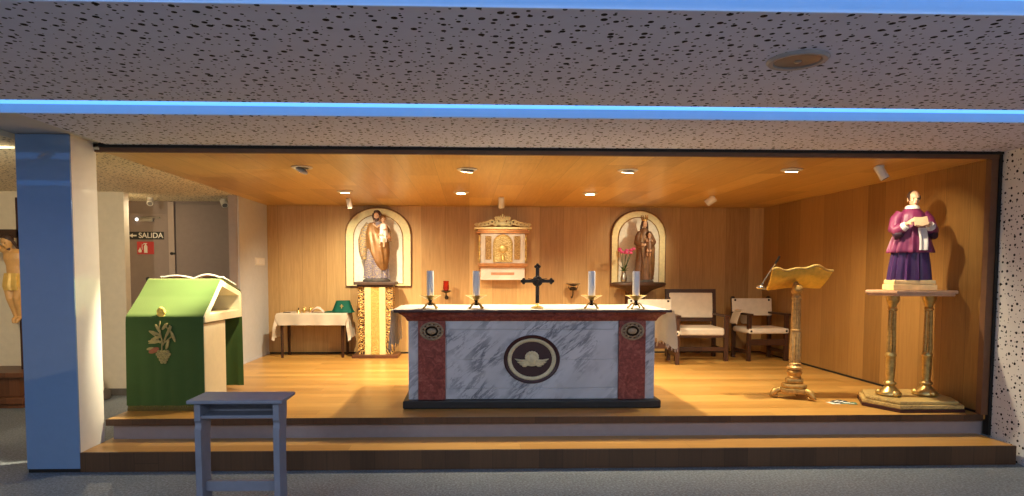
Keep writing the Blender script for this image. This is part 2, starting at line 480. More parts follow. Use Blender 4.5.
# nave ceiling panels with the two blue light slots between them
def panel(name, x0, x1, y0, y1, z0=HO, z1=HO+.12, m='perf_ceiling'):
    return struct(name, MB().box(x0, x1, y0, y1, z0, z1), M[m])
Y1a, Y1b, Y2a, Y2b = 2.14, 2.58, 4.04, 4.38
panel('ceiling_rear', XLEFT, WR, YREAR, Y1a)
panel('ceiling_middle', XLEFT, WR, Y1b, Y2a)
panel('ceiling_front', -2.98, WR, Y2b, YF-.05)
panel('ceiling_corridor', XLEFT, XL-.005, YF-.05, 9.6, HO-.04, HO+.05, 'perf_cream')
panel('ceiling_corridor_left', XLEFT, -3.52, 4.95, YF-.05, HO-.02, HO+.05, 'perf_cream')
panel('ceiling_bulkhead', -3.52, -2.98, Y2b, YF-.05, HO+.022, HO+.12, 'plaster_white')
panel('ceiling_left', XLEFT, -3.52, Y2b, 4.95, HO, HO+.12, 'mid_wood')
for k, (a, b) in enumerate(((Y1a, Y1b), (Y2a, Y2b))):
    t = thing('light_slot', ['blue light slot in the ceiling nearest the top of the picture', 'long blue light slot across the ceiling just before the wooden recess'][k],
              'light', (0, (a+b)/2, HO+.03), 0, 'blue light slots in the perforated ceiling')
    build(MB().box(XLEFT, WR, a, b, HO+.06, HO+.09), 'light_panel', M['led'], t)
    build(MB().box(XLEFT, WR, b-.006, b-.001, HO+.001, HO+.06), 'rear_edge', M['cove'], t)
    build(MB().box(XLEFT, WR, a+.001, a+.006, HO+.001, HO+.06), 'front_edge', M['cove'], t)

# corridor behind the column
struct('wall_corridor', MB().box(XLEFT, -4.37, 8.3, 8.42, 0, HO), M['plaster'])
struct('baseboard_corridor', MB().box(XLEFT, -4.37, 8.285, 8.3, 0, .09), M['stone'])
struct('wall_corridor_return', MB().box(-5.2, -5.08, 8.42, 9.5, 0, HO), M['plaster'])
struct('wall_corridor_back', MB().box(-5.2, -3.2, 9.38, 9.5, 0, HO), M['mauve'])
struct('wall_sanctuary_left', MB().box(-3.16, XL, 8.60, 9.85, 0, HO-.03), M['plaster_white'])
struct('trim_7', MB().box(-3.165, -3.06, 8.575, 8.599, 0, HO-.03), M['mauve_frame'])
struct('baseboard_left', MB().box(XL, XL+.008, 8.60, YB, HP, HP+.03), M['skirting'])
# the two doors of the corridor
d = MB().box(-4.20, -4.03, 9.36, 9.378, 0, 2.5, .004)
D1 = struct('door_1', MB().box(-4.92, -4.30, 9.352, 9.378, 0.01, 2.42, .004), M['mauve'])
struct('door_frame', MB().box(-4.30, -4.215, 9.335, 9.378, 0, 2.58, .006), M['mauve_frame'], D1)
D2 = struct('door_2', MB().box(-4.195, -3.34, 9.350, 9.378, 0.01, 2.55, .004), M['mauve'])
struct('door_handle', MB().box(-4.275, -4.20, 9.318, 9.336, 1.83, 1.86, .004).cyl((-4.25, 9.336, 1.845), (-4.25, 9.318, 1.845), .022), M['black_plastic'], D2)
cl = thing('door_closer', 'grey overhead door closer above the black exit sign', 'door closer', (-4.63, 9.35, 2.31))
build(MB().box(-4.70, -4.50, 9.30, 9.35, 2.30, 2.345, .006), 'body', M['grey_metal'], cl)
build(MB().tube([(-4.68, 9.315, 2.345), (-4.60, 9.31, 2.36), (-4.40, 9.31, 2.352)], .009, 8), 'arm', M['grey_metal'], cl)
build(MB().ell((-4.735, 9.335, 2.33), (.022, .02, .022)), 'indicator_lamp', emit('indicator_white', (240, 245, 240), 3), cl)

def text_mesh(s, size, name):
    cu = bpy.data.curves.new(name, 'FONT'); cu.body = s; cu.size = size; cu.extrude = .0015; cu.align_x = 'CENTER'; cu.align_y = 'CENTER'
    cu.offset = size*.012
    o = bpy.data.objects.new(name, cu); COL.objects.link(o)
    dg = bpy.context.evaluated_depsgraph_get(); dg.update()
    me = bpy.data.meshes.new_from_object(o.evaluated_get(dg)); bpy.data.objects.remove(o); bpy.data.curves.remove(cu)
    me.transform(Matrix.Rotation(PI/2, 4, 'X')); me.name = name
    return me
sg = thing('exit_sign', 'black sign with white lettering and an arrow on the grey corridor door', 'sign', (-4.62, 9.35, 2.10))
build(MB().box(-4.875, -4.365, 9.338, 9.35, 2.045, 2.155, .003), 'board', M['black_print'], sg)
me = text_mesh('SALIDA', .105, 'lettering'); me.transform(Matrix.Translation((-4.545, 9.3365, 2.10)))
build(me, 'lettering', M['white_print'], sg)
build(MB().prism([(-4.845, 2.10), (-4.80, 2.13), (-4.80, 2.11), (-4.745, 2.11), (-4.745, 2.09), (-4.80, 2.09), (-4.80, 2.07)], 9.3355, 9.338), 'arrow', M['white_print'], sg)
sr = thing('extinguisher_sign', 'square red sign with a white fire extinguisher below the black sign', 'sign', (-4.63, 9.35, 1.92))
build(MB().box(-4.745, -4.51, 9.340, 9.35, 1.835, 2.015, .003), 'board', M['red_print'], sr)
p = MB().prism([(-4.645, 1.855), (-4.60, 1.855), (-4.60, 1.95), (-4.612, 1.965), (-4.633, 1.965), (-4.645, 1.95)], 9.336, 9.340)
p.box(-4.632, -4.613, 9.336, 9.340, 1.965, 1.985).box(-4.65, -4.60, 9.336, 9.340, 1.985, 1.993)
p.tube([(-4.635, 9.338, 1.985), (-4.67, 9.338, 1.97), (-4.672, 9.338, 1.90)], .005, 6)
build(p, 'pictogram', M['white_print'], sr)
build(MB().prism([(-4.72, 1.86), (-4.685, 1.86), (-4.678, 1.885), (-4.692, 1.905), (-4.70, 1.93), (-4.715, 1.905), (-4.728, 1.885)], 9.336, 9.340), 'flame', M['white_print'], sr)
sw = thing('switch_plate', 'white double switch plate on the pale wall left of the wood panelling', 'switch', (XL, 9.42, 1.73))
build(MB().box(XL, XL+.012, 9.20, 9.62, 1.68, 1.79, .004), 'plate', M['white_metal'], sw)
for k in range(3): build(MB().box(XL+.012, XL+.02, 9.23+.13*k, 9.33+.13*k, 1.70, 1.77, .003), 'rocker', M['white_print'], sw)

# the blue column
cm = MB().box(-3.485, -3.085, 5.115, 5.46, 0, HO+.022, .004)
CO = struct('column', cm, M['white_gloss'])
struct('blue_panel', MB().box(-3.492, -3.082, 5.10, 5.116, .03, HO+.016, .002), M['blue_panel'], CO)
struct('plinth', MB().box(-3.487, -3.083, 5.108, 5.47, 0, .03), M['black_gap'], CO)

# ------------------------------------------------------------------ lamps in the wooden ceiling
LS = []
def spot(x, y, z, tx, ty, tz, power, ang, col=(1, .86, .58), blend=.85, r=.04):
    l = bpy.data.lights.new('spot_light', 'SPOT'); l.energy = power; l.color = col; l.spot_size = R(ang); l.spot_blend = blend; l.shadow_soft_size = r
    o = bpy.data.objects.new('spot_light', l); COL.objects.link(o); o.location = (x, y, z)
    o.rotation_euler = (Vector((tx, ty, tz))-Vector((x, y, z))).to_track_quat('-Z', 'Y').to_euler()
    o['kind'] = 'helper'
    return o
def downlight(x, y, label, tilt=0, tiltz=0):
    t = thing('downlight', label, 'downlight', (x, y, HC), 0, 'downlights in the wooden ceiling')
    rm = rotm(tilt, 0, tiltz)
    build(MB().lathe([(.062, -.002), (.098, -.002), (.10, -.008), (.09, -.014), (.066, -.012), (.062, -.002)], (0, 0, 0), 32), 'trim_ring', M['white_metal'], t, True)
    b = MB().lathe([(.0, .0), (.05, 0), (.062, -.008), (.064, -.018), (.060, -.018), (.0, -.012)], (0, 0, 0), 28)
    b.xf(rm, (0, 0, -.002 - abs(math.sin(R(tilt)))*.03))
    build(b, 'gimbal', M['white_metal'], t, True)
    g = MB().lathe([(0, -.013), (.056, -.015), (.056, -.020), (0, -.021)], (0, 0, 0), 24); g.xf(rm, (0, 0, -.003 - abs(math.sin(R(tilt)))*.03))
    build(g, 'lamp_face', M['lamp_glow'], t, True)
    return t
DL = [(-1.585, 6.19, 38, 60, 'tilted downlight at the front left of the wooden ceiling'),
      (-.02, 6.24, 14, 30, 'front downlight above the left half of the altar'),
      (1.54, 6.23, 12, 20, 'front downlight above the right half of the altar'),
      (3.10, 6.12, 8, 0, 'front downlight above the gilded lectern'),
      (-1.53, 8.01, 6, 0, 'rear downlight before the bearded statue in the left niche'),
      (-.10, 8.03, 0, 0, 'rear downlight left of the tabernacle'),
      (1.52, 8.06, 0, 0, 'rear downlight right of the tabernacle')]
for x, y, ti, tz, lb in DL: downlight(x, y, lb, ti, tz)
def ceiling_spot(x, y, z, direc, label, r=.032, ln=.09, glow=False, group='small white ceiling spotlights', m='white_metal'):
    t = thing('spotlight', label, 'spotlight', (x, y, z), 0, group)
    d = Vector(direc).normalized(); piv = V(0, 0, -.045)
    build(MB().lathe([(.0, 0), (.035, 0), (.035, -.012), (.012, -.016), (.008, -.045), (0, -.045)], (0, 0, 0), 20), 'mount', M[m], t, True)
    a = piv - d*ln*.35; b = piv + d*ln*.65
    build(MB().tube([a, a+d*.006, b-d*.004, b], [r*.8, r, r, r*.93], 24), 'body', M[m], t, True)
    build(MB().tube([b-d*.001, b+d*.002], r*.75, 20), 'lamp_face', M['lamp_glow'] if glow else M['glass_dim'], t, True)
    return t
ceiling_spot(-1.63, 8.80, HC, (.15, .2, -1), 'white spotlight hanging above the left niche', .036, .13, True)
ceiling_spot(.43, 8.60, HC, (.02, .25, -1), 'white spotlight hanging above the tabernacle', .04, .15)
ceiling_spot(3.17, 8.32, HC, (-.7, .4, -.55), 'white spotlight on the right of the wooden ceiling turned to the right niche', .05, .13)
ceiling_spot(3.80, 5.86, HC, (.35, -.25, -.8), 'pale spotlight near the frame above the purple statue', .038, .14)
ceiling_spot(-4.35, 8.95, HO-.04, (.2, -.6, -.5), 'small white spotlight over the corridor door', .04, .1)
ceiling_spot(-3.40, 9.05, HO-.04, (.4, -.5, -.6), 'small white spotlight by the pale side wall', .045, .11)
ceiling_spot(-3.56, 4.60, HO, (-.6, .1, -.5), 'brass spotlight on the ceiling left of the blue column', .035, .13, False, None, 'brass')
fx = thing('ceiling_lamp', 'large round unlit recessed lamp in the perforated ceiling', 'ceiling light', (1.6, 3.13, HO))
build(MB().lathe([(.105, .0), (.14, .0), (.142, -.006), (.132, -.016), (.112, -.014), (.105, 0)], (0, 0, 0), 40), 'trim_ring', plain('grey_enamel_ring', (150, 146, 150), .4), fx, True)
build(MB().lathe([(0, -.002), (.108, -.002), (.108, -.008), (.04, -.011), (0, -.011)], (0, 0, 0), 36), 'glass', M['glass_dim'], fx, True)
build(MB().ell((.0, .0, -.012), (.018, .018, .008)), 'bulb', M['grey_metal'], fx, True)

# ------------------------------------------------------------------ altar
AX = .583
al = thing('altar', 'marble altar with red pilasters and a round cherub medallion', 'altar', (AX, 6.2, HP))
def sym(mb, x0, x1, *a, **k):
    mb.box(AX+x0, AX+x1, *a, **k); mb.box(AX-x1, AX-x0, *a, **k); return mb
build(MB().box(AX-1.187, AX+1.187, 5.79, 6.62, HP, HP+.075, .012), 'plinth', M['black'], al)
b = MB().box(AX-1.14, AX+1.14, 5.87, 6.56, HP+.075, 1.145)
build(b, 'body', M['marble'], al)
for s in (-1, 1):
    xc = AX+s*.925
    p = MB().box(xc-.125, xc+.125, 5.845, 5.872, HP+.075, 1.145, .004)
    pl = build(p, 'pilaster', M['red_marble'], al)
    ring = MB().lathe([(.082, 0), (.104, .0), (.104, .008), (.094, .014), (.084, .008), (.082, 0)], (xc, 5.845, 1.052), 36, 0, 1.05, .82, axis='-y')
    ring.lathe([(.056, 0), (.07, .0), (.07, .008), (.063, .012), (.056, .006), (.056, 0)], (xc, 5.845, 1.052), 30, 0, 1.05, .82, axis='-y')
    ring.ell((xc, 5.845, 1.052), (.045, .012, .030))
    for k in range(12):
        a = 2*PI*k/12; ring.ell((xc+.08*math.cos(a), 5.843, 1.052+.062*math.sin(a)), (.014, .008, .011), None, 8, 6)
    build(ring, 'rosette', M['rosette'], pl)
pn = MB()
x0, x1 = AX-.795, AX+.795
pn.box(x0, x1, 5.858, 5.872, 1.068, 1.143, .003).box(x0, x1, 5.858, 5.872, HP+.078, .518, .003)
pn.box(x0+.004, x1-.004, 5.862, 5.872, .790, 1.060, .004).box(x0+.004, x1-.004, 5.862, 5.872, .524, .784, .004)
build(pn, 'front_slab', M['marble'], al)
md = MB().lathe([(.0, .0), (.19, 0), (.19, .006), (0, .006)], (AX-.005, 5.862, .790), 56, 0, 1.04, .90, axis='-y')
med = build(md, 'medallion', M['red_dark'], al)
build(MB().lathe([(.212, 0), (.245, 0), (.25, .012), (.24, .022), (.226, .016), (.212, .012), (.212, 0)], (AX-.005, 5.862, .790), 64, 0, 1.04, .90, axis='-y'), 'outer_ring', M['red_dark'], med)
build(MB().lathe([(.180, 0), (.214, 0), (.217, .012), (.206, .024), (.19, .02), (.18, .008), (.18, 0)], (AX-.005, 5.862, .790), 64, 0, 1.04, .90, axis='-y'), 'gilt_ring', M['cherub'], med)
ch = MB(); cx, cz, cy = AX-.005, .795, 5.845
ch.ell((cx, cy, cz), (.050, .030, .048)); ch.ell((cx, cy-.016, cz-.018), (.034, .02, .028)); ch.ell((cx, cy-.034, cz-.004), (.008, .010, .010))
for a in range(-30, 211, 24):
    ch.ell((cx+.048*math.cos(R(a)), cy-.006, cz+.016+.042*math.sin(R(a))), (.018, .016, .017), None, 10, 8)
for s in (-1, 1):
    ch.ell((cx+s*.017, cy-.030, cz+.003), (.007, .005, .004))
    for k in range(4):
        L = .128-.020*k; a = 2-9*k
        d = V(s*math.cos(R(a)), 0, math.sin(R(a)))
        st_ = V(cx+s*.03, cy+.004, cz-.014-.010*k)
        ch.tube([st_, st_+d*L*.5+V(0, -.006, -.006), st_+d*L*.85+V(0, 0, .002), st_+d*L+V(0, 0, .010)], [.018, .020, .014, .003], 8, flat=.6)
ch.ell((cx, cy, cz-.05), (.05, .014, .020))
build(ch, 'cherub', M['cherub'], med)
# moulded cornice and table
cor = MB(); rings = []
for ofs, z in ((1.15, 1.145), (1.155, 1.155), (1.165, 1.175), (1.19, 1.20), (1.215, 1.215), (1.225, 1.23)):
    dy = ofs-1.15
    rings.append([(AX-ofs, 5.86-dy*1.0, z), (AX+ofs, 5.86-dy*1.0, z), (AX+ofs, 6.57+dy, z), (AX-ofs, 6.57+dy, z)])
cor.loft(rings)
build(cor, 'cornice', M['red_marble'], al)
build(MB().box(AX-1.262, AX+1.262, 5.745, 6.70, 1.23, 1.252, .004), 'tabletop', M['red_dark'], al)

# altar cloth: lies over the table and hangs off both ends
def altar_sheet(u, v):
    W = 1.268; L = .36; s = (u-.5)*2*(W+L); y = 5.757+v*.93
    if abs(s) <= W: return (AX+s, y, 1.2535+.0012*math.sin(9*s+4*v))
    sg_ = 1 if s > 0 else -1; q = abs(s)-W
    f = (q/L)
    return (AX+sg_*(W+.016+.02*math.sin(f*1.6)+.022*f*math.sin(v*19+sg_)), y+.01*f*math.sin(v*13), 1.2535-q*(.97+.06*math.sin(v*24)*f))
ac = build(MB().grid(altar_sheet, 120, 46, 0, .0022), 'altar_cloth', M['linen'])
tag(ac, 'white linen cloth over the marble altar with ends hanging down', 'altar cloth')
ac.name = 'altar_cloth'
for sg_ in (-1, 1):
    lc = MB()
    for k in range(22):
        v = (k+.5)/22; p = Vector(altar_sheet(0 if sg_ < 0 else 1, v))
        lc.ell((p.x, p.y, p.z-.012), (.003, .02, .018), None, 8, 6)
    build(lc, 'lace_edge', M['lace'], ac)

ZT = 1.2565
def make_candle(x, y, label):
    t = thing('candlestick', label, 'candlestick', (x, y, ZT), 0, 'brass candlesticks along the altar')
    bm_ = MB().lathe([(0, .028), (.018, .028), (.024, .040), (.018, .052), (.013, .062), (.02, .075), (.02, .085), (0, .085)], (0, 0, 0), 20)
    build(bm_, 'stem', M['bronze'], t, True)
    for k in range(4):
        a = PI/4+PI/2*k; d = V(math.cos(a), math.sin(a), 0)
        lg = MB().tube([d*.012+V(0, 0, .045), d*.035+V(0, 0, .048), d*.058+V(0, 0, .030), d*.070+V(0, 0, .012), d*.086+V(0, 0, .006)], [.009, .008, .007, .007, .009], 8)
        build(lg, 'leg', M['brass'], t, True)
    cup = MB(); rings = []
    for r, z in ((.018, .076), (.035, .086), (.062, .106), (.088, .122), (.085, .1235), (.058, .110), (.03, .094), (.006, .090)):
        rings.append([(r*(1+.16*(r/.088)*abs(math.cos(2*a_)))*math.cos(a_), r*(1+.16*(r/.088)*abs(math.cos(2*a_)))*math.sin(a_), z) for a_ in [2*PI*k/40 for k in range(40)]])
    cup.loft(rings); build(cup, 'drip_bowl', M['brass'], t, True)
    build(MB().lathe([(.0345, .088), (.041, .09), (.041, .112), (.0345, .112)], (0, 0, 0), 24), 'socket', M['brass'], t, True)
    c = thing('candle', 'white candle', 'candle', (x, y, ZT+.098), 0, 'white candles on the altar')
    build(MB().lathe([(0, 0), (.033, 0), (.033, .24), (.030, .249), (.022, .247), (0, .243)], (0, 0, 0), 28), 'wax_body', M['wax'], c, True)
    build(MB().tube([(0, 0, .243), (.001, 0, .252), (.003, 0, .258)], [.002, .002, .0015], 6), 'wick', M['wick'], c, True)
    return t, c
CN = ['outermost left brass candlestick on the altar', 'brass candlestick under the left edge of the tabernacle', 'brass candlestick right of the altar cross', 'outermost right brass candlestick on the altar']
CW = ['white candle farthest left on the altar', 'white candle in front of the tabernacle left edge', 'white candle nearest right of the altar cross', 'white candle in front of the right niche']
ct0 = make_candle(-.358, 5.915, CN[0])
ct0[1]['label'] = CW[0]
for x, n1, n2 in ((.066, CN[1], CW[1]), (1.138, CN[2], CW[2]), (1.555, CN[3], CW[3])):
    a = dup(ct0[0]); a.location = (x, 5.915, ZT); a['label'] = n1; a.rotation_euler.z = random.uniform(-.3, .3)
    a = dup(ct0[1]); a.location = (x, 5.915, ZT+.098); a['label'] = n2

cr = thing('altar_cross', 'dark bronze standing crucifix between the candles on the altar', 'crucifix', (.636, 5.95, ZT))
build(MB().lathe([(0, 0), (.060, 0), (.062, .008), (.045, .016), (.022, .024), (.014, .036), (.016, .044), (.010, .052), (0, .052)], (0, 0, 0), 28), 'foot', M['brass'], cr, True)
k_ = MB().box(-.017, .017, -.009, .009, .045, .385, .003).box(-.125, .125, -.009, .009, .238, .268, .003)
for c_ in ((-.128, .253), (.128, .253), (0, .388)):
    for dx, dz in ((.016, 0), (-.016, 0), (0, .016), (0, -.016)): k_.ell((c_[0]+dx, 0, c_[1]+dz), (.015, .010, .015), None, 10, 8)
k_.ell((0, 0, .253), (.050, .012, .050))
build(k_, 'cross', M['bronze'], cr, True)
f_ = MB().ell((.004, -.016, .288), (.011, .011, .014)).tube([(0, -.014, .27), (0, -.016, .24), (0, -.014, .205)], [.016, .013, .014], 10)
f_.tube([(.004, -.014, .205), (.006, -.018, .165), (.002, -.013, .125)], [.009, .007, .005], 8).tube([(-.004, -.014, .205), (-.004, -.018, .165), (-.001, -.013, .125)], [.009, .007, .005], 8)
for s in (-1, 1): f_.tube([(s*.012, -.014, .265), (s*.05, -.014, .272), (s*.09, -.012, .278)], [.006, .005, .004], 8)
build(remesh(f_, .0028, 2, 'corpus'), 'corpus', M['bronze'], cr, True)

# ------------------------------------------------------------------ ambo with the green cloth
AL, AR, AF, ARr = -3.055, -2.37, 5.805, 6.74
am = thing('ambo', 'cream ambo draped in green cloth with an open-ended sloping top', 'ambo', ((AL+AR)/2, 6.2, HP))
build(MB().box(AL+.02, AR-.02, AF+.03, 6.34, HP, 1.12, .006), 'body', M['cream_wood'], am)
build(MB().box(AL-.01, AR+.03, AF-.02, 6.5, HP, HP+.025, .004), 'foot', M['mid_wood'], am)
# the open triangular desk: a tube of boards along X
out = [(AF, 1.135), (AF, 1.185), (6.22, 1.51), (6.72, 1.385), (ARr, 1.36), (ARr, 1.125)]
inn = [(AF+.10, 1.20), (6.215, 1.455), (6.67, 1.345), (6.67, 1.20)]
dk = MB(); bm = dk.bm
def ringface(x, rev):
    o_ = [bm.verts.new((x, y, z)) for y, z in out]; i_ = [bm.verts.new((x, y, z)) for y, z in inn]
    return o_, i_
oa, ia = ringface(AL, 0); ob, ib = ringface(AR, 1)
for r_a, r_b in ((oa, ob), (ia, ib)):
    n = len(r_a)
    for i in range(n): bm.faces.new((r_a[i], r_a[(i+1) % n], r_b[(i+1) % n], r_b[i]))
for o_, i_ in ((oa, ia), (ob, ib)):
    for q in ((o_[0], o_[1], i_[0]), (o_[1], o_[2], i_[1], i_[0]), (o_[2], o_[3], i_[2], i_[1]), (o_[3], o_[4], i_[2]), (o_[4], o_[5], i_[3], i_[2]), (o_[5], o_[0], i_[0], i_[3])):
        bm.faces.new(q)
build(dk, 'desk', M['cream_wood'], am)
# cloth: from behind, over the ridge, down the slope and the front
path = [(6.755, .40), (6.760, .70), (6.765, 1.10), (6.757, 1.37), (6.725, 1.402), (6.45, 1.470), (6.22, 1.524), (6.02, 1.358), (AF-.008, 1.195), (AF-.018, 1.13), (AF-.02, .9), (AF-.022, .6), (AF-.024, HP+.05)]
seg = [0]
for a, b_ in zip(path, path[1:]): seg.append(seg[-1]+math.dist(a, b_))
def along(s):
    s *= seg[-1]
    for i in range(len(path)-1):
        if s <= seg[i+1] or i == len(path)-2:
            f = (s-seg[i])/(seg[i+1]-seg[i]); return [path[i][k]+(path[i+1][k]-path[i][k])*f for k in (0, 1)]
def amb(u, v):
    y, z = along(v); x = AL-.004+u*(AR-AL-.002)
    if z < 1.12:
        f = (1.12-z)/.75; w = .010*f*math.sin(u*17)*1.0
        y += -abs(w) if y < 6.2 else abs(w)
        x += .012*f*(u-.5)
    return (x, y, z)
acl = build(MB().grid(amb, 40, 130, 0, .003), 'ambo_cloth', M['green'])
tag(acl, 'green embroidered cloth hanging over the front of the ambo', 'cloth')
fr = MB()
for k in range(70):
    x = AL+(k+.5)/70*(AR-AL); y = AF-.026
    fr.tube([(x, y, HP+.052), (x+random.uniform(-.003, .003), y-.004, HP+.004)], [.005, .0035], 5)
build(fr, 'fringe', M['fringe'], acl)
# embroidered sheaf: flower, leaves and stems
yo = AF-.036
xm, zm = -2.74, .955
for pts, rr, mt, nm in (
    ([[(0, -.07), (.005, .02), (-.02, .12), (-.01, .20)], [(.01, -.02), (.05, .08), (.075, .16)], [(-.01, 0), (-.05, .06), (-.10, .10)], [(0, .02), (-.06, .0), (-.115, .0)], [(.02, 0), (.09, .06), (.12, .03)], [(.02, .02), (.06, .12), (.03, .17)]], .006, 'embroidery', 'stems'),):
    e = MB()
    for pl in pts: e.tube([(xm+a, yo+.004, zm+b_) for a, b_ in pl], rr, 6)
    build(e, 'stems', M[mt], acl)
lf = MB()
for a, b_, L, an in ((-.06, .09, .11, 160), (-.06, .015, .12, 178), (-.05, .045, .10, 20), (.06, .10, .12, 62), (.10, .06, .11, -70), (.05, -.01, .10, 75), (-.03, .13, .09, 120), (-.10, -.05, .07, 190), (.03, .15, .08, 50)):
    lf.ell((xm+a, yo+.004, zm+b_), (L/2, .005, .014), Matrix.Rotation(-R(an), 3, 'Y'))
build(lf, 'leaves', M['embroidery'], acl)
gr = MB()
for r_ in range(5):
    for c_ in range(5-abs(r_-1)):
        gr.ell((xm+.012+(c_-(4-abs(r_-1))/2)*.026, yo+.002, zm-.075-r_*.024), (.016, .008, .015), None, 10, 8)
build(gr, 'grapes', M['embroidery'], acl)
fl = MB()
for k in range(7):
    a = 2*PI*k/7; fl.ell((xm-.012+.022*math.cos(a), AF-.002, zm+.272+.030*math.sin(a)), (.02, .012, .022), None, 10, 8)
fl.ell((xm-.012, AF-.004, zm+.272), (.018, .014, .02))
build(fl, 'flower', M['yellow_thread'], acl)
e = MB().ell((xm-.07, yo+.003, zm-.065), (.05, .006, .024), Matrix.Rotation(-.4, 3, 'Y'))
build(e, 'russet_leaf', M['emb_red'], acl)
# book and microphone on the ambo
bk = thing('open_book', 'open book lying on the reading slope of the green-draped ambo', 'book', (-2.68, 6.45, 1.48))
th = math.atan2(1.524-1.402, 6.725-6.22)   # slope falls away from the viewer
def page(sgn):
    def f(u, v):
        x = sgn*u*.30; h = (.046 if sgn > 0 else .024)*math.sin(min(1, u*1.15)*PI*.85)+.010
        y = (v-.5)*.36
        return (-2.68+x, 6.46+y*math.cos(th), 1.474-y*math.sin(th)+h)
    return f
build(MB().grid(page(-1), 16, 4, 0, .012), 'page_block', M['paper'], bk)
build(MB().grid(page(1), 16, 4, 0, .012), 'page_block', M['paper'], bk)
build(MB().box(-2.99, -2.40, 6.26, 6.66, 1.469, 1.4745, 0, 0, Matrix.Rotation(-th, 3, 'X')), 'cover', plain('red_leather_cover', (104, 44, 34), .5), bk)
mc = thing('microphone', 'small black gooseneck microphone at the left end of the ambo', 'microphone', (-3.0, 6.70, 1.405))
build(MB().tube([(-3.0, 6.66, 1.415), (-3.09, 6.60, 1.44), (-3.14, 6.45, 1.47)], .007, 8), 'gooseneck', M['black_plastic'], mc)
build(MB().tube([(-3.14, 6.46, 1.462), (-3.155, 6.42, 1.495), (-3.16, 6.40, 1.53)], [.012, .022, .016], 12), 'head', M['black_plastic'], mc)

# ------------------------------------------------------------------ kneeler
kn = thing('kneeler', 'blue-grey painted wooden kneeling desk standing before the step', 'kneeler', (-1.46, 4.1, 0))
KX0, KX1 = -1.722, -1.195
for x, d in ((KX0, 1), (KX1, -1)):
    build(MB().prism([(4.03, .03), (4.19, .03), (4.185, .10), (4.165, .30), (4.165, .55), (4.20, .69), (4.20, .772), (4.02, .772), (4.02, .66), (4.035, .645), (4.035, .62), (4.02, .60)], x, x+.04*d, 'yz', 0, .004), 'side_frame', M['kneeler'], kn)
    build(MB().box(min(x-.006, x+.046*d), max(x-.006, x+.046*d) if d > 0 else x+.006, 3.62, 4.24, 0, .045, .006), 'foot', M['kneeler'], kn)
build(MB().box(KX0-.032, KX1+.032, 3.985, 4.285, .772, .796, .006), 'top_board', M['kneeler'], kn)
build(MB().box(KX0+.04, KX1-.04, 4.03, 4.19, .672, .692, .003), 'shelf', M['kneeler'], kn)
build(MB().box(KX0+.04, KX1-.04, 4.175, 4.195, .69, .772), 'back_board', M['kneeler'], kn)
build(MB().box(KX0+.04, KX1-.04, 4.08, 4.12, .19, .255, .004), 'lower_rail', M['kneeler'], kn)
build(MB().box(KX0+.0, KX1-.0, 3.63, 3.86, .10, .125, .006), 'kneeling_board', M['kneeler'], kn)
for x in (KX0+.02, KX1-.06): build(MB().box(x, x+.04, 3.65, 3.84, .045, .10, .003), 'board_support', M['kneeler'], kn)

# ------------------------------------------------------------------ figures
def head_shapes(mb, c, h, yaw=0, pitch=0, roll=0):
    """head of height h, centre c, face towards -Y before turning"""
    Rm = Matrix.Rotation(R(yaw), 3, 'Z') @ Matrix.Rotation(R(pitch), 3, 'X') @ Matrix.Rotation(R(roll), 3, 'Y')
    c = Vector(c)
    def e(x, y, z, a, b, d): mb.ell(c+Rm @ (V(x, y, z)*h), (a*h, b*h, d*h), Rm, 14, 10)
    e(0, .03, .10, .36, .42, .40); e(0, -.06, -.20, .28, .30, .30); e(0, -.20, -.40, .14, .13, .10)
    e(0, -.38, -.06, .055, .10, .13); e(0, -.44, -.10, .06, .06, .05); e(0, -.30, .10, .26, .10, .06)
    e(-.18, -.22, -.12, .11, .12, .12); e(.18, -.22, -.12, .11, .12, .12)
    e(-.36, .05, -.05, .05, .09, .14); e(.36, .05, -.05, .05, .09, .14)
    e(0, -.34, -.25, .11, .05, .03); e(0, -.33, -.30, .10, .05, .03)
    mb.tube([c+Rm @ (V(0, .04, -.25)*h), c+V(0, .06*h, -.72*h)], [.2*h, .22*h], 12)
    return Rm, c
def eyes(Rm, c, h, parent):
    m = MB()
    for s in (-1, 1): m.ell(c+Rm @ (V(s*.15, -.335, .0)*h), (.06*h, .03*h, .028*h), Rm, 10, 8)
    build(m, 'eyes', M['eye'], parent, True)
    m = MB(); m.ell(c+Rm @ (V(0, -.385, -.275)*h), (.10*h, .02*h, .022*h), Rm, 10, 8)
    build(m, 'lips', M['lips'], parent, True)
def hand_shapes(mb, w, d, up, L, thumb=1, curl=.5):
    """palm and five bent fingers; w wrist, d pointing direction, up back-of-hand normal, L hand length"""
    w = Vector(w); d = Vector(d).normalized(); up = Vector(up); up = (up-d*up.dot(d)).normalized(); sd = d.cross(up)
    pr = [w, w+d*L*.25, w+d*L*.48]
    rings = []
    for p, a in zip(pr, (.17, .24, .25)):
        rings.append([p+sd*math.cos(2*PI*k/12)*a*L+up*math.sin(2*PI*k/12)*.12*L for k in range(12)])
    mb.loft(rings)
    for i, (o, ln) in enumerate(((-.19, .42), (-.065, .5), (.065, .47), (.19, .36))):
        b = w+d*L*.44+sd*o*L; c1 = b+d*L*ln*.4-up*L*ln*.10*curl; c2 = c1+(d*(1-curl*.5)-up*curl*.8).normalized()*L*ln*.35; c3 = c2+(d*(1-curl)-up*curl*1.2).normalized()*L*ln*.28
        mb.tube([b, c1, c2, c3], [.065*L, .06*L, .055*L, .04*L], 8)
    b = w+d*L*.14+sd*L*.17*thumb; c1 = b+(d*.5+sd*thumb*.7-up*.25).normalized()*L*.22; c2 = c1+(d*.9+sd*thumb*.15-up*.4).normalized()*L*.20
    mb.tube([b, c1, c2], [.075*L, .065*L, .045*L], 8)
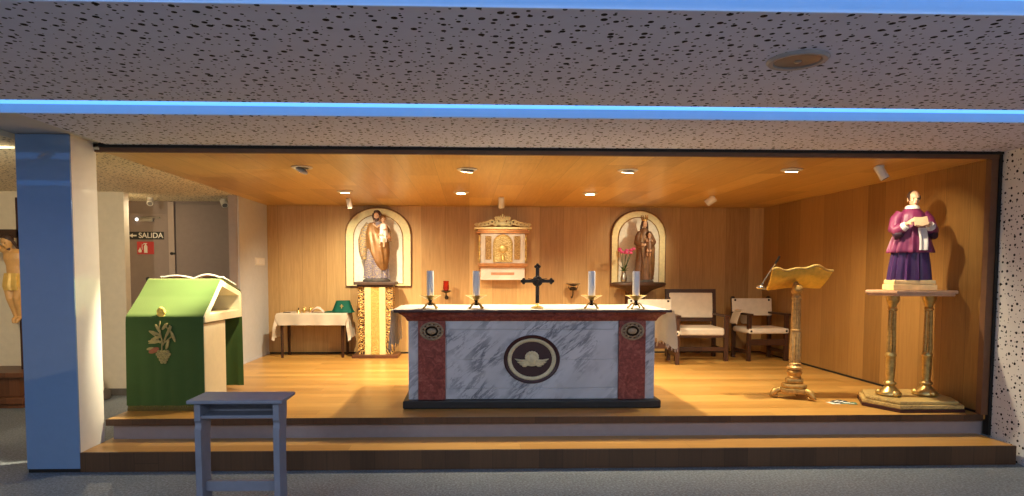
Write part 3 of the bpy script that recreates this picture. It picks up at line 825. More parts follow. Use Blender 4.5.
def robe(keys, n=72, fold=.05, nf=9, ph=0, steps=30, sway=0.0):
    """loft through key rings (z, cx, cy, rx, ry, fold strength)"""
    rings = []; tot = len(keys)-1
    for i in range(steps+1):
        t_ = i/steps*tot; k = min(int(t_), tot-1); f = t_-k; f = f*f*(3-2*f) if False else f
        z, cx, cy, rx, ry, fs = [keys[k][q]+(keys[k+1][q]-keys[k][q])*f for q in range(6)]
        ring = []
        for j in range(n):
            a = 2*PI*j/n
            w = 1+fs*fold*(math.cos(nf*a+ph+sway*z)+.5*math.cos((nf*2-3)*a+1.3+ph))
            ring.append((cx+rx*w*math.cos(a), cy+ry*w*math.sin(a), z))
        rings.append(ring)
    m = MB(); m.loft(rings); return m

# -- purple statue on the pedestal
ZS = 1.432
bs = thing('saint_statue', 'painted statue of a man in magenta cape and violet cassock on the brass stand', 'statue', (4.115, 5.86, ZS), -14)
bs.scale = (.95, 1.0, 1.07)
build(MB().box(-.190, .190, -.135, .135, 0, .05, .006).box(-.183, .183, -.125, .125, .05, .089, .01), 'base', [plain('ivory_gilt_base', (226, 196, 140), .4)], bs, True)
build(robe([(.088, 0, 0, .180, .125, 1), (.20, 0, 0, .168, .12, 1), (.34, 0, 0, .15, .11, .7), (.42, 0, 0, .13, .10, .3)], 96, .085, 13), 'cassock', M['purple'], bs, True)
build(robe([(.325, 0, 0, .190, .135, 1), (.335, 0, 0, .196, .14, 1), (.42, 0, 0, .168, .128, .9), (.52, 0, .0, .138, .112, .6), (.60, 0, 0, .130, .098, .35), (.655, 0, .0, .118, .084, .15), (.69, 0, 0, .08, .068, 0), (.715, 0, 0, .05, .05, 0)], 96, .07, 11, .6), 'cape', M['magenta'], bs, True)
hb = MB(); HH = .135
bR, bc = head_shapes(hb, (.006, -.016, .792), HH, 2, 6)
for s in (-1, 1):
    wx, wz = (.085, .555) if s > 0 else (.095, .570)
    hand_shapes(hb, (s*wx, -.150, wz), (-s*.8, -.45, .30 if s > 0 else .6), (0, -.3, .9) if s > 0 else (-.3, -.6, .6), .085, -s, .55)
    hb.tube([(s*.12, -.03, .56), (s*.145, -.09, .535), (s*wx, -.150, wz)], [.02, .02, .016], 10)
hb.ell((0, 0, .66), (.09, .06, .05)); hb.tube([(-.12, -.03, .56), (-.08, 0, .65), (.08, 0, .65), (.12, -.03, .56)], [.02, .03, .03, .02], 8)
build(remesh(hb, .0030, 2), 'figure', M['skin'], bs, True)
eyes(bR, bc, HH, bs)
for s in (-1, 1):
    sl = MB(); sl.tube([(s*.100, 0, .660), (s*.140, -.005, .61), (s*.160, -.030, .53), (s*.150, -.080, .510), (s*.118, -.122, .540)], [.046, .054, .056, .054, .046], 18)
    o = build(sl, 'sleeve', M['magenta'], bs, True)
    cu = MB(); cu.tube([(s*.122, -.118, .536), (s*.098, -.142, .558)], [.042, .034], 16); build(cu, 'cuff', M['white_paint'], o, True)
    dk_ = MB(); dk_.tube([(s*.165, -.045, .508), (s*.155, -.09, .475), (s*.12, -.12, .488)], [.030, .042, .028], 12); build(dk_, 'lining', M['sleeve_dark'], o, True)
build(MB().lathe([(.045, .700), (.064, .702), (.062, .716), (.050, .732), (.042, .726), (.042, .705)], (0, -.004, 0), 28), 'collar', M['white_paint'], bs, True)
hr = MB()
hr.ell(bc+bR @ (V(0, .115, .14)*HH), (.40*HH, .37*HH, .395*HH), bR, 20, 14)
for s in (-1, 1): hr.ell(bc+bR @ (V(s*.335, -.06, .06)*HH), (.07*HH, .14*HH, .18*HH), bR)
build(remesh(hr, .003, 2, 'hair'), 'hair', M['hair_dark'], bs, True)
bb = MB()
bb.prism([(-.055, -.04), (0, -.05), (.06, -.035), (.055, .045), (0, .03), (-.058, .038)], -.012, .012, 'xz', 0, .003)
bb.xf(Matrix.Rotation(R(-25), 3, 'X'), (.008, -.180, .585))
build(bb, 'book', M['beige'], bs, True)
wp = MB().grid(lambda u, v: (.012+.075*u+.006*math.sin(v*4), -.122-.03*(1-v)-.01*math.sin(u*9), .345+.19*v), 12, 14, 0, .006)
build(wp, 'white_panel', M['white_paint'], bs, True)

# marble hexagon, pillars and slab that carry it
pd = thing('statue_stand', 'two-pillared brass stand with marble slab under the purple statue', 'stand', (4.09, 5.87, HP))
def hexa(s, x0=3.64, x1=4.52, y0=5.53, y1=6.22):
    cx, cy = 4.10, 5.88
    P_ = [(3.845, y0), (4.44, y0), (4.535, 5.75), (4.535, 6.02), (4.40, y1), (3.88, y1), (3.70, 5.86)]
    return [(cx+(a-cx)*s, cy+(b_-cy)*s) for a, b_ in P_]
build(MB().prism(hexa(1.0), HP, HP+.03, 'xy', 0, .004), 'foot_board', M['red_dark'], pd)
build(MB().prism(hexa(.985), HP+.03, HP+.065, 'xy', 0, .008).prism(hexa(.90), HP+.065, HP+.095, 'xy', 0, .010), 'marble_base', M['marble_plain'], pd)
def hex_top(s):
    P_ = [(3.845, 5.63), (4.41, 5.63), (4.535, 5.80), (4.535, 6.10), (3.86, 6.10), (3.70, 5.86)]
    return [(4.11+(a-4.11)*s, 5.87+(b_-5.87)*s) for a, b_ in P_]
build(MB().prism(hex_top(1.0), 1.405, 1.430, 'xy', 0, .005).prism(hex_top(.95), 1.382, 1.405, 'xy', 0, .006), 'top_slab', [plain('rosy_slab', (206, 160, 124), .35)], pd)
for x in (3.965, 4.315):
    z0 = HP+.095
    pr = [(0, 0), (.085, .0), (.10, .012), (.10, .03), (.085, .05), (.055, .075), (.04, .095), (.045, .105), (.055, .115), (.05, .13), (.036, .14), (.033, .16), (.038, .20), (.042, .30), (.040, .36), (.046, .37), (.048, .385), (.042, .395), (.036, .41)]
    bs_ = build(MB().lathe(pr, (x, 5.86, z0), 36), 'pillar', M['brass'], pd)
    build(MB().lathe([(.034, .41), (.036, .45), (.030, .78), (.030, .80)], (x, 5.86, z0), 40, 0, 1, 1, .13, 9), 'shaft', M['gold'], bs_)
    build(MB().lathe([(.03, .80), (.042, .81), (.040, .825), (.032, .835), (.036, .86), (.052, .89), (.056, .90), (.056, .944), (0, .944)], (x, 5.86, z0), 28), 'capital', M['brass'], bs_)
    for k in range(3):
        a = R(-90+120*k); 
        m = MB().ell((x+.085*math.cos(a), 5.86+.085*math.sin(a), z0+.028), (.034, .034, .03)); build(m, 'foot', M['brass'], bs_)

# ------------------------------------------------------------------ gilded lectern
lc = thing('lectern', 'gilded standing lectern with scalloped bookrest and fluted stem', 'lectern', (3.235, 6.22, HP))
tr = MB()
def tri(s, r=.20): return [(3.235+r*s*math.cos(R(a)), 6.22+r*s*math.sin(R(a))) for a in (-75, -45, 30, 60, 150, 180, 200, 260)]
TP = ((-.14, -.03), (-.10, -.07), (.04, -.12), (.10, -.10), (.11, .09), (.05, .13), (-.12, .07))
tr.prism([(3.235+a, 6.22+b_) for a, b_ in TP], HP+.055, HP+.105, 'xy', 0, .010)
tr.prism([(3.235+a*.86, 6.22+b_*.86) for a, b_ in TP], HP+.105, HP+.15, 'xy', 0, .014)
tr.prism([(3.235+a*.62, 6.22+b_*.62) for a, b_ in TP], HP+.15, HP+.205, 'xy', 0, .016)
tr.lathe([(.062, .20), (.066, .215), (.058, .225), (.06, .24), (.070, .25), (.072, .265), (.055, .285), (.0, .285)], (3.235, 6.22, HP), 28)
build(tr, 'base', M['gold'], lc)
for a, b_ in ((-.15, .03), (.08, -.12), (.09, .12)):
    d = V(a, b_, 0).normalized(); c_ = V(3.235, 6.22, HP)+V(a, b_, 0)
    sc = MB().tube([c_-d*.02+V(0, 0, .085), c_+d*.02+V(0, 0, .075), c_+d*.045+V(0, 0, .045), c_+d*.06+V(0, 0, .024), c_+d*.035+V(0, 0, .014), c_+d*.0+V(0, 0, .020)], [.03, .032, .03, .024, .0139, .018], 12)
    build(sc, 'foot', M['gold'], lc)
stm = MB().lathe([(.05, .285), (.072, .295), (.075, .315), (.055, .33), (.05, .345), (.06, .352), (.05, .36)], (3.235, 6.22, HP), 28)
stm.lathe([(.048, .36), (.05, .40), (.046, .66), (.044, .665)], (3.235, 6.22, HP), 48, 0, 1, 1, .08, 12)
stm.lathe([(.044, .665), (.05, .67), (.05, .685), (.043, .69)], (3.235, 6.22, HP), 28)
stm.lathe([(.042, .69), (.038, .98), (.040, .985), (.046, .995), (.04, 1.01), (.03, 1.03), (.045, 1.05), (.05, 1.07), (.035, 1.095), (0, 1.10)], (3.235, 6.22, HP), 48, 0, 1, 1, .06, 12)
build(stm, 'stem', gold('faded_gilding', (196, 156, 96), .45, .5, .5), lc)
# bookrest: a sloping board with a wavy upper edge, seen from behind
def rest(u, v):
    x = (u-.5)
    wav = .012*math.sin(u*PI*6+.5)+.016*math.cos(u*PI*3)
    hgt = .235+wav-.03*(abs(x)*2)**4
    lo = -.012*math.cos(u*PI*2)
    s = lo+(hgt-lo)*v
    wd = .54+.075*v
    bend = .030*(abs(x)*2)**2
    return (3.24+x*wd+.025*v, 6.30-.55*s*1.0+0-bend*.5-.02*math.sin(v*PI), 1.435+s*.86+.02*(x))
build(MB().grid(rest, 48, 12, 0, .018), 'bookrest', gold('bright_gilding', (236, 190, 80), .32, .6, .8), lc)
rim = MB().tube([Vector(rest(k/40, 1))+V(0, 0, .0) for k in range(41)], .012, 8)
build(rim, 'scalloped_rim', M['brass'], lc)
bo = MB().tube([(3.235, 6.22, HP+1.06), (3.238, 6.24, 1.45), (3.24, 6.25, 1.50)], [.035, .04, .02], 12).ell((3.235, 6.19, 1.43), (.05, .035, .05))
build(bo, 'bracket', M['gold'], lc)
gm = thing('gooseneck_microphone', 'thin gooseneck microphone clipped to the left end of the gilded lectern', 'microphone', (2.97, 6.29, 1.44))
build(MB().tube([(2.99, 6.295, 1.445), (2.96, 6.30, 1.43), (2.92, 6.30, 1.43), (2.90, 6.29, 1.46)], .008, 8), 'bracket', M['chrome'], gm)
build(MB().ell((2.90, 6.28, 1.448), (.045, .03, .022)), 'clamp', M['chrome'], gm)
build(MB().tube([(2.90, 6.27, 1.46), (2.93, 6.25, 1.53), (2.98, 6.22, 1.63), (3.01, 6.20, 1.69)], .006, 8), 'neck', M['grey_metal'], gm)
build(MB().tube([(3.005, 6.205, 1.68), (3.035, 6.18, 1.755)], [.010, .008], 10), 'capsule', M['black_plastic'], gm)

br = thing('leaflets', 'printed leaflets lying on the wooden floor left of the statue stand', 'leaflet', (3.58, 5.98, HP))
for k, (dx, dy, a, mt) in enumerate(((-.05, .0, 12, 'paper'), (.05, -.02, -20, 'paper_green'), (.0, .05, 35, 'paper_dark'))):
    m = MB().box(-.075, .075, -.05, .05, .0005+k*.002, .0022+k*.002); m.xf(rotm(0, 0, a), (dx, dy, 0))
    s_ = build(m, 'sheet', M[mt], br, True)
    m = MB().box(-.05, .05, -.03, -.012, .0022+k*.002, .0026+k*.002).box(-.05, .02, .005, .025, .0022+k*.002, .0026+k*.002); m.xf(rotm(0, 0, a), (dx, dy, 0))
    build(m, 'print', M[['paper_green', 'paper', 'paper'][k]], s_, True)

# ------------------------------------------------------------------ wall niches
def arch_poly(w, h, rise, n=28):
    pts = [(-w/2, 0), (w/2, 0)]
    for k in range(n+1):
        a = PI*k/n; pts.append((w/2*math.cos(a), h-rise+rise*math.sin(a)))
    return pts
def niche(x, z, w, h, rise, label):
    t = thing('niche_panel', label, 'niche panel', (x, YB, z), 0, 'arched wall panels behind the statues')
    build(MB().prism(arch_poly(w, h, rise), -.035, 0, 'xz', 0, .004), 'frame', M['dark_frame'], t, True)
    m = MB().prism(arch_poly(w-.03, h-.035, rise-.01), -.05, -.035, 'xz', 0, .004); m.xf(Matrix.Identity(3), (0, 0, .018))
    build(m, 'gold_band', M['niche_gold'], t, True)
    m = MB().prism(arch_poly(w*.74, h*.86, rise*.86), -.058, -.05, 'xz', 0, .004); m.xf(Matrix.Identity(3), (0, 0, .05))
    build(m, 'relief_field', M['niche_cream'], t, True)
    fr_ = MB()
    q = arch_poly(w*.74, h*.86, rise*.86)
    fr_.tube([(a, -.058, b_+.05) for a, b_ in q]+[(q[0][0], -.058, q[0][1]+.05)], .007, 6)
    q = arch_poly(w-.03, h-.035, rise-.01)
    fr_.tube([(a, -.05, b_+.018) for a, b_ in q[2:]], .008, 6)
    build(fr_, 'bead_moulding', M['gold'], t, True)
    return t
niche(-1.37, 1.36, 1.00, 1.205, .40, 'tall arched cream panel behind the bearded statue with child')
niche(2.59, 1.375, .85, 1.165, .38, 'narrower arched cream panel behind the crowned statue')

# -- pedestal and the statue holding a child (left niche)
sp = thing('pedestal', 'tall gilded pedestal with scrolled sides under the bearded statue', 'pedestal', (-1.36, 9.42, HP))
build(MB().box(-1.36-.33, -1.36+.33, 9.22, 9.66, HP, HP+.045, .005), 'step', M['mid_wood'], sp)
build(MB().box(-1.36-.25, -1.36+.25, 9.32, 9.58, HP+.045, 1.40, .004), 'core', M['ped_scroll'], sp)
build(MB().box(-1.36-.30, -1.36+.30, 9.24, 9.62, 1.40, 1.445, .008).box(-1.36-.26, -1.36+.26, 9.28, 9.60, 1.37, 1.40, .008), 'cap', M['carved_dark'], sp)
for s in (-1, 1):
    build(MB().box(-1.36+s*.105-.045, -1.36+s*.105+.045, 9.285, 9.32, HP+.045, 1.37, .006), 'cream_strip', plain('cream_gilt_strip', (228, 202, 140), .5), sp)
    sw_ = MB()
    for z in (.50, .62, .74, .86, .98, 1.10, 1.22, 1.33):
        q = []
        for k in range(14):
            a = k/13*PI*2.6; r_ = .052*(1-k/16); q.append((-1.36+s*(.205+r_*math.cos(a)*.9), 9.315, z+r_*math.sin(a)))
        sw_.tube(q, [.009]*10+[.008, .007, .006, .005], 6)
    build(sw_, 'scrollwork', M['gold'], sp)
build(MB().box(-1.36-.06, -1.36+.06, 9.290, 9.322, HP+.045, 1.37, .005), 'gold_panel', M['ped_gold'], sp)

js = thing('saint_statue', 'painted statue of a bearded man holding a child before the left niche', 'statue', (-1.36, 9.44, 1.445), 0)
build(MB().lathe([(0, 0), (.19, 0), (.20, .02), (.17, .045), (.14, .055), (0, .055)], (0, 0, 0), 28, 0, 1.0, .75, .04, 7), 'base', M['rock'], js, True)
build(robe([(.05, .0, 0, .185, .125, 1), (.10, 0, 0, .178, .12, 1), (.30, .0, 0, .165, .115, .9), (.50, .0, 0, .150, .105, .5), (.70, .0, 0, .155, .10, .3), (.82, .01, 0, .13, .085, .1), (.875, .02, 0, .06, .06, 0)], 84, .07, 11), 'tunic', M['tunic'], js, True)
mt = robe([(.17, .10, -.015, .06, .10, .6), (.28, .065, -.02, .115, .115, .9), (.42, .035, -.02, .155, .118, .9), (.58, .02, -.02, .168, .115, .6), (.70, .0, -.015, .165, .108, .4), (.82, -.02, -.0, .12, .085, .2), (.86, -.01, .0, .08, .07, 0)], 84, .07, 8, 1.2, 34, 6)
build(mt, 'mantle', M['mantle'], js, True)
ck = MB()
ck.tube([(-.09, .0, .84), (-.15, -.005, .74), (-.185, -.02, .60), (-.185, -.03, .45), (-.165, -.03, .32)], [.055, .07, .072, .062, .045], 18)
ck.tube([(.10, .02, .83), (.16, .02, .72), (.175, .02, .58)], [.05, .06, .05], 14)
build(ck, 'cloak', M['cloak'], js, True)
jb = MB(); jR, jc = head_shapes(jb, (.02, -.02, .960), .135, -8, 8)
hand_shapes(jb, (-.185, -.07, .46), (-.1, -.3, -.9), (-1, 0, 0), .085, 1, .4); jb.tube([(-.13, 0, .72), (-.19, -.03, .58), (-.185, -.07, .46)], [.035, .03, .02], 10)
hand_shapes(jb, (.12, -.12, .66), (-.8, -.3, .2), (0, -.6, -.6), .085, 1, .6); jb.tube([(.13, 0, .76), (.19, -.04, .64), (.12, -.12, .66)], [.035, .03, .02], 10)
jb.tube([(-.13, 0, .72), (0, .0, .80), (.13, 0, .76)], [.04, .06, .04], 10); jb.ell((.02, 0, .86), (.06, .05, .06))
build(remesh(jb, .0036, 2), 'figure', M['skin_wood'], js, True); eyes(jR, jc, .135, js)
hr = MB(); hr.ell(jc+jR @ (V(0, .10, .16)*.135), (.058, .060, .060)); hr.ell(jc+jR @ (V(0, -.02, .44)*.135), (.045, .05, .022))
for s in (-1, 1): hr.tube([jc+jR @ (V(s*.36, .0, .25)*.135), jc+jR @ (V(s*.42, .06, -.1)*.135), jc+jR @ (V(s*.36, .12, -.55)*.135)], [.018, .022, .014], 8)
build(remesh(hr, .004, 1, 'hair'), 'hair', M['hair_dark'], js, True)
bd = MB(); bd.ell(jc+jR @ (V(0, -.27, -.47)*.135), (.030, .022, .040)); bd.ell(jc+jR @ (V(-.15, -.20, -.33)*.135), (.014, .02, .028)); bd.ell(jc+jR @ (V(.15, -.20, -.33)*.135), (.014, .02, .028))
build(remesh(bd, .004, 1, 'beard'), 'beard', M['hair_dark'], js, True)
cb = MB(); cR, cc = head_shapes(cb, (.115, -.06, .905), .095, 15, 5)
cb.tube([(.115, -.05, .85), (.12, -.055, .74), (.11, -.08, .66)], [.035, .045, .035], 12)
cb.tube([(.08, -.06, .825), (.03, -.10, .79), (-.01, -.11, .82)], [.016, .014, .011], 8); hand_shapes(cb, (-.01, -.11, .82), (-.5, -.2, .6), (0, -1, 0), .036, 1, .4)
cb.tube([(.15, -.06, .825), (.17, -.10, .77), (.14, -.13, .75)], [.016, .014, .011], 8); hand_shapes(cb, (.14, -.13, .75), (-.6, -.4, 0), (0, -.5, .8), .036, 1, .4)
for s in (-1, 1): cb.tube([(.11+s*.02, -.08, .67), (.10+s*.03, -.13, .60), (.10+s*.03, -.115, .52), (.10+s*.03, -.14, .505)], [.026, .022, .016, .012], 8)
co_ = build(remesh(cb, .0036, 2, 'child'), 'child', M['skin_wood'], js, True)
eyes(cR, cc, .095, co_)
build(robe([(.575, .10, -.095, .062, .055, 1), (.66, .11, -.075, .062, .058, .8), (.76, .118, -.058, .058, .052, .4), (.83, .116, -.052, .046, .04, .2), (.852, .115, -.052, .024, .024, 0)], 48, .08, 8), 'child_robe', M['white_paint'], js, True)
hr = MB(); hr.ell(cc+cR @ (V(0, .10, .18)*.095), (.042, .044, .042)); build(hr, 'child_hair', M['mantle'], js, True)

# -- console, crowned statue, vase (right niche)
sh = thing('statue_console', 'dark oval wall console under the crowned statue', 'console', (2.53, 9.5, 1.17))
build(MB().lathe([(0, 0), (.06, 0), (.09, .05), (.13, .10), (.20, .15), (.30, .185), (.36, .205), (.40, .22), (.415, .24), (.405, .262), (.37, .272), (0, .272)], (2.53, 9.50, 1.17), 44, 0, 1, .53), 'corbel', M['carved_dark'], sh)
build(MB().box(2.53-.13, 2.53+.13, 9.60, 9.79, 1.05, 1.36, .008), 'wall_bracket', M['mid_wood'], sh)
md_ = thing('madonna_statue', 'carved brown statue of a crowned woman with a child in front of the right niche', 'statue', (2.60, 9.47, 1.442), 0)
md_.scale = (.82, .85, 1)
build(MB().lathe([(0, 0), (.18, 0), (.18, .02), (.15, .04), (0, .045)], (0, 0, 0), 28, 0, 1, .75), 'base', M['rock'], md_, True)
build(robe([(.04, 0, 0, .165, .115, 1), (.12, .0, 0, .16, .112, 1), (.34, .01, 0, .15, .108, .9), (.52, .01, 0, .135, .10, .6), (.66, .0, 0, .12, .09, .3), (.75, 0, 0, .095, .07, .1), (.80, 0, 0, .045, .045, 0)], 84, .075, 10, .4), 'robe', M['carved'], md_, True)
build(robe([(.10, .05, .01, .12, .115, 1), (.30, .04, .008, .15, .12, 1), (.50, .03, .005, .168, .118, .8), (.60, .01, .0, .165, .108, .5), (.70, .0, .005, .135, .085, .3), (.78, 0, .01, .07, .06, .1)], 84, .085, 8, 2.1, 30, 5), 'mantle', plain('gilt_brown_mantle', (126, 92, 58), .38, .25, var=.35), md_, True)
mb_ = MB(); mR, mcn = head_shapes(mb_, (0, -.015, .862), .122, 4, 6)
mb_.tube([(-.10, 0, .70), (-.15, -.05, .58), (-.06, -.13, .55)], [.04, .036, .022], 10); hand_shapes(mb_, (-.06, -.13, .55), (.9, -.2, .1), (0, -.8, .3), .075, 1, .5)
mb_.tube([(.10, 0, .70), (.15, -.05, .58), (.08, -.13, .53)], [.04, .036, .022], 10); hand_shapes(mb_, (.08, -.13, .53), (-.9, -.2, .1), (0, -.8, .3), .075, -1, .5)
mb_.tube([(-.10, 0, .70), (0, 0, .74), (.10, 0, .70)], [.04, .05, .04], 10)
build(remesh(mb_, .0036, 2), 'figure', M['skin_wood'], md_, True); eyes(mR, mcn, .122, md_)
for s in (-1, 1): build(MB().tube([(s*.085, 0, .735), (s*.125, -.015, .66), (s*.150, -.055, .585), (s*.115, -.095, .562), (s*.075, -.118, .552 if s < 0 else .537)], [.042, .05, .052, .048, .046], 16), 'sleeve', M['carved'], md_, True)
hr = MB(); hr.ell(mcn+mR @ (V(0, .14, .12)*.122), (.056, .058, .060))
for s in (-1, 1): hr.tube([mcn+mR @ (V(s*.34, .05, .2)*.122), mcn+mR @ (V(s*.44, .12, -.3)*.122), mcn+mR @ (V(s*.5, .14, -.85)*.122)], [.02, .024, .02], 8)
build(remesh(hr, .004, 1, 'hair'), 'hair', M['hair_dark'], md_, True)
cw = MB().lathe([(.044, .905), (.052, .905), (.054, .925), (.050, .930), (.045, .925)], (0, .0, 0), 32)
for k in range(8):
    a = 2*PI*k/8; cw.tube([(.05*math.cos(a), .05*math.sin(a), .928), (.060*math.cos(a), .060*math.sin(a), .955), (.062*math.cos(a), .062*math.sin(a), .985)], [.011, .009, .003], 6)
    cw.ell((.062*math.cos(a), .062*math.sin(a), .985), .007, None, 8, 6)
build(cw, 'crown', M['gold'], md_, True)
cb = MB(); cR, cc = head_shapes(cb, (.055, -.125, .70), .085, -10, 4)
cb.tube([(.055, -.115, .655), (.06, -.115, .57), (.05, -.125, .50)], [.03, .040, .034], 12)
for s in (-1, 1):
    cb.tube([(.055+s*.03, -.115, .635), (.055+s*.055, -.15, .60), (.055+s*.03, -.175, .60)], [.014, .012, .009], 8); hand_shapes(cb, (.055+s*.03, -.175, .60), (-s*.5, -.6, .4), (0, 0, 1), .032, -s, .4)
    cb.tube([(.05+s*.018, -.13, .51), (.045+s*.025, -.165, .46), (.04+s*.025, -.15, .40), (.04+s*.025, -.17, .39)], [.024, .02, .014, .011], 8)
co_ = build(remesh(cb, .0034, 2, 'child'), 'child', M['skin_wood'], md_, True); eyes(cR, cc, .085, co_)
build(robe([(.43, .045, -.14, .055, .045, 1), (.52, .052, -.122, .055, .05, .8), (.60, .058, -.115, .050, .044, .4), (.65, .056, -.113, .034, .032, 0)], 48, .08, 7), 'child_robe', M['carved'], md_, True)
hr = MB(); hr.ell(cc+cR @ (V(0, .10, .18)*.085), (.037, .038, .037)); build(hr, 'child_hair', M['hair_dark'], md_, True)

vs = thing('flower_vase', 'small vase of pink flowers beside the crowned statue', 'flower vase', (2.285, 9.40, 1.442))
build(MB().lathe([(0, 0), (.035, 0), (.045, .02), (.05, .06), (.036, .11), (.028, .14), (.036, .16), (.03, .16), (0, .12)], (0, 0, 0), 24), 'vase', M['silver'], vs, True)
random.seed(11)
for k in range(9):
    a = random.uniform(0, 2*PI); r_ = .02+.085*random.random(); ex = V(.0+r_*1.25*math.cos(a)+.01, r_*.5*math.sin(a)-.02, .46+random.uniform(-.03, .035))
    sm_ = build(MB().tube([(0, 0, .14), ex*.5+V(0, 0, .08), ex], [.004, .0035, .003], 6), 'stem', M['leaf'], vs, True)
    bl = MB()
    for j in range(6):
        b_ = 2*PI*j/6+k; bl.ell(ex+V(.017*math.cos(b_), .012*math.sin(b_)-.004, .008*math.sin(b_*2)), (.016, .013, .013), None, 8, 6)
    build(bl, 'bloom', M['pink'], sm_, True)
for k in range(9):
    a = 2*PI*k/9; tip = V(.085*math.cos(a), .05*math.sin(a)-.01, .22+.05*math.sin(k*2.1)); bs0 = V(0, 0, .15)
    ax = (tip-bs0); mid = bs0+ax*.55+V(0, 0, .015)
    lf = MB().tube([bs0, bs0+ax*.3+V(0, 0, .012), mid, tip], [.004, .018, .02, .002], 8, flat=.2)
    build(lf, 'leaf', M['leaf'], vs, True)

# ------------------------------------------------------------------ tabernacle
TX = .502; TY = YB
tb = thing('tabernacle', 'white and gold marble tabernacle with a carved crown on the back wall', 'tabernacle', (TX, TY, 1.455))
TY -= .0005
def cb_(x0, x1, d, z0, z1, bev=.004): return MB().box(TX+x0, TX+x1, TY-d, TY, z0, z1, bev)
build(cb_(-.33, .33, .22, 1.72, 2.165), 'body', M['tab_marble'], tb)
build(cb_(-.40, .40, .27, 2.165, 2.19).box(TX-.38, TX+.38, TY-.25, TY, 2.19, 2.225, .006), 'cornice', M['tab_brown'], tb)
build(cb_(-.425, .425, .29, 2.225, 2.255, .008), 'gilt_cornice', M['niche_gold'], tb)
build(cb_(-.37, .37, .26, 1.675, 1.72).box(TX-.35, TX+.35, TY-.24, TY, 1.655, 1.675, .004), 'ledge', M['tab_brown'], tb)
build(cb_(-.33, .33, .20, 1.47, 1.655), 'predella', M['tab_marble'], tb)
build(cb_(-.175, .175, .206, 1.545, 1.585), 'inscription_band', plain('rosy_marble_band', (196, 140, 104), .4), tb)
for s in (-1, 1):
    build(MB().box(TX+s*.215-.045, TX+s*.215+.045, TY-.235, TY-.21, 1.775, 2.125, .006), 'relief_pillar', M['tab_col'], tb)
    build(MB().box(TX+s*.29-.02, TX+s*.29+.02, TY-.228, TY-.21, 1.735, 2.155, .006), 'edge_pillar', M['tab_marble'], tb)
    ww = MB()
    for k, z in enumerate((1.78, 1.88, 1.98, 2.08)):
        ww.ell((TX+s*.345, TY-.19, z), (.022, .03, .045)); ww.ell((TX+s*.352, TY-.19, z+.05), (.012, .02, .02))
    build(ww, 'side_scroll', M['gold_pale'], tb)
    vv = MB().ell((TX+s*.335, TY-.12, 1.56), (.02, .05, .05)).ell((TX+s*.335, TY-.12, 1.62), (.022, .04, .03)); build(vv, 'volute', M['tab_brown'], tb)
m = MB().prism(arch_poly(.26, .40, .13), TY-.238, TY-.21, 'xz', 0, .004); m.xf(Matrix.Identity(3), (TX, 0, 1.735))
dr = build(m, 'door', M['tab_relief'], tb)
q = arch_poly(.27, .405, .135); ar = MB().tube([(TX+a, TY-.236, 1.735+b_) for a, b_ in q[1:]+[q[0]]], .011, 8)
build(ar, 'door_arch', M['gold_pale'], dr)
rl = MB(); rl.ell((TX, TY-.240, 1.93), (.06, .012, .06)); 
for k in range(12): 
    a = 2*PI*k/12; rl.tube([(TX+.05*math.cos(a), TY-.241, 1.93+.05*math.sin(a)), (TX+.095*math.cos(a), TY-.240, 1.93+.095*math.sin(a))], [.008, .003], 6)
rl.tube([(TX, TY-.242, 1.77), (TX, TY-.242, 1.87)], [.04, .012], 10)
build(rl, 'monstrance_relief', M['gold_pale'], dr)
ct = MB()
for a_, b_, r_ in ((0, .04, .07), (-.075, .035, .045), (.075, .035, .045), (0, .10, .05)): ct.ell((TX+a_, TY-.14, 2.275+b_), (r_, r_*.5, r_*.62))
for s_ in (-1, 1):
    for cx0, cz0, r0_, tw in ((.065, .075, .045, 1), (.115, .04, .04, 1), (.035, .13, .035, -1), (.095, .115, .03, 1)):
        q = [(TX+s_*(cx0+r0_*(1-j/15)*math.cos(j/11*PI*2.2*tw+.6)), TY-.165, 2.265+cz0+r0_*(1-j/15)*math.sin(j/11*PI*2.2*tw+.6)) for j in range(12)]
        ct.tube(q, [.012]*12, 8)
    ct.tube([(TX+s_*.02, TY-.15, 2.36), (TX+s_*.06, TY-.15, 2.41), (TX+s_*.10, TY-.15, 2.415), (TX+s_*.12, TY-.15, 2.395)], [.014, .014, .012, .008], 8)
for k in range(5): ct.ell((TX+(k-2)*.032, TY-.15, 2.425-.006*abs(k-2)), (.014, .014, .018), None, 10, 8)
ct.ell((TX, TY-.15, 2.445), (.012, .012, .016), None, 10, 8)
build(ct, 'crown', M['niche_gold'], tb)
for s in (-1, 1):
    for k in range(5):
        x = TX+s*(.165+.055*k); z = 2.282+.045*math.exp(-k*.55)
        ct = MB(); qq = []
        for j in range(12):
            a = j/11*PI*2.4; r_ = (.050-.004*k)*(1-j/15); qq.append((x+s*r_*math.cos(a), TY-.20, z+r_*math.sin(a)*.8))
        ct.tube(qq, [.013]*12, 8); ct.ell((x-s*.02, TY-.17, z-.012), (.022, .018, .012))
        build(ct, 'crest_scroll', M['niche_gold'], tb)
    w_ = MB().tube([(TX+s*.10, TY-.13, 2.31), (TX+s*.15, TY-.13, 2.33), (TX+s*.175, TY-.13, 2.37)], [.02, .018, .005], 8); build(w_, 'side_leaf', M['carved_dark'], tb)

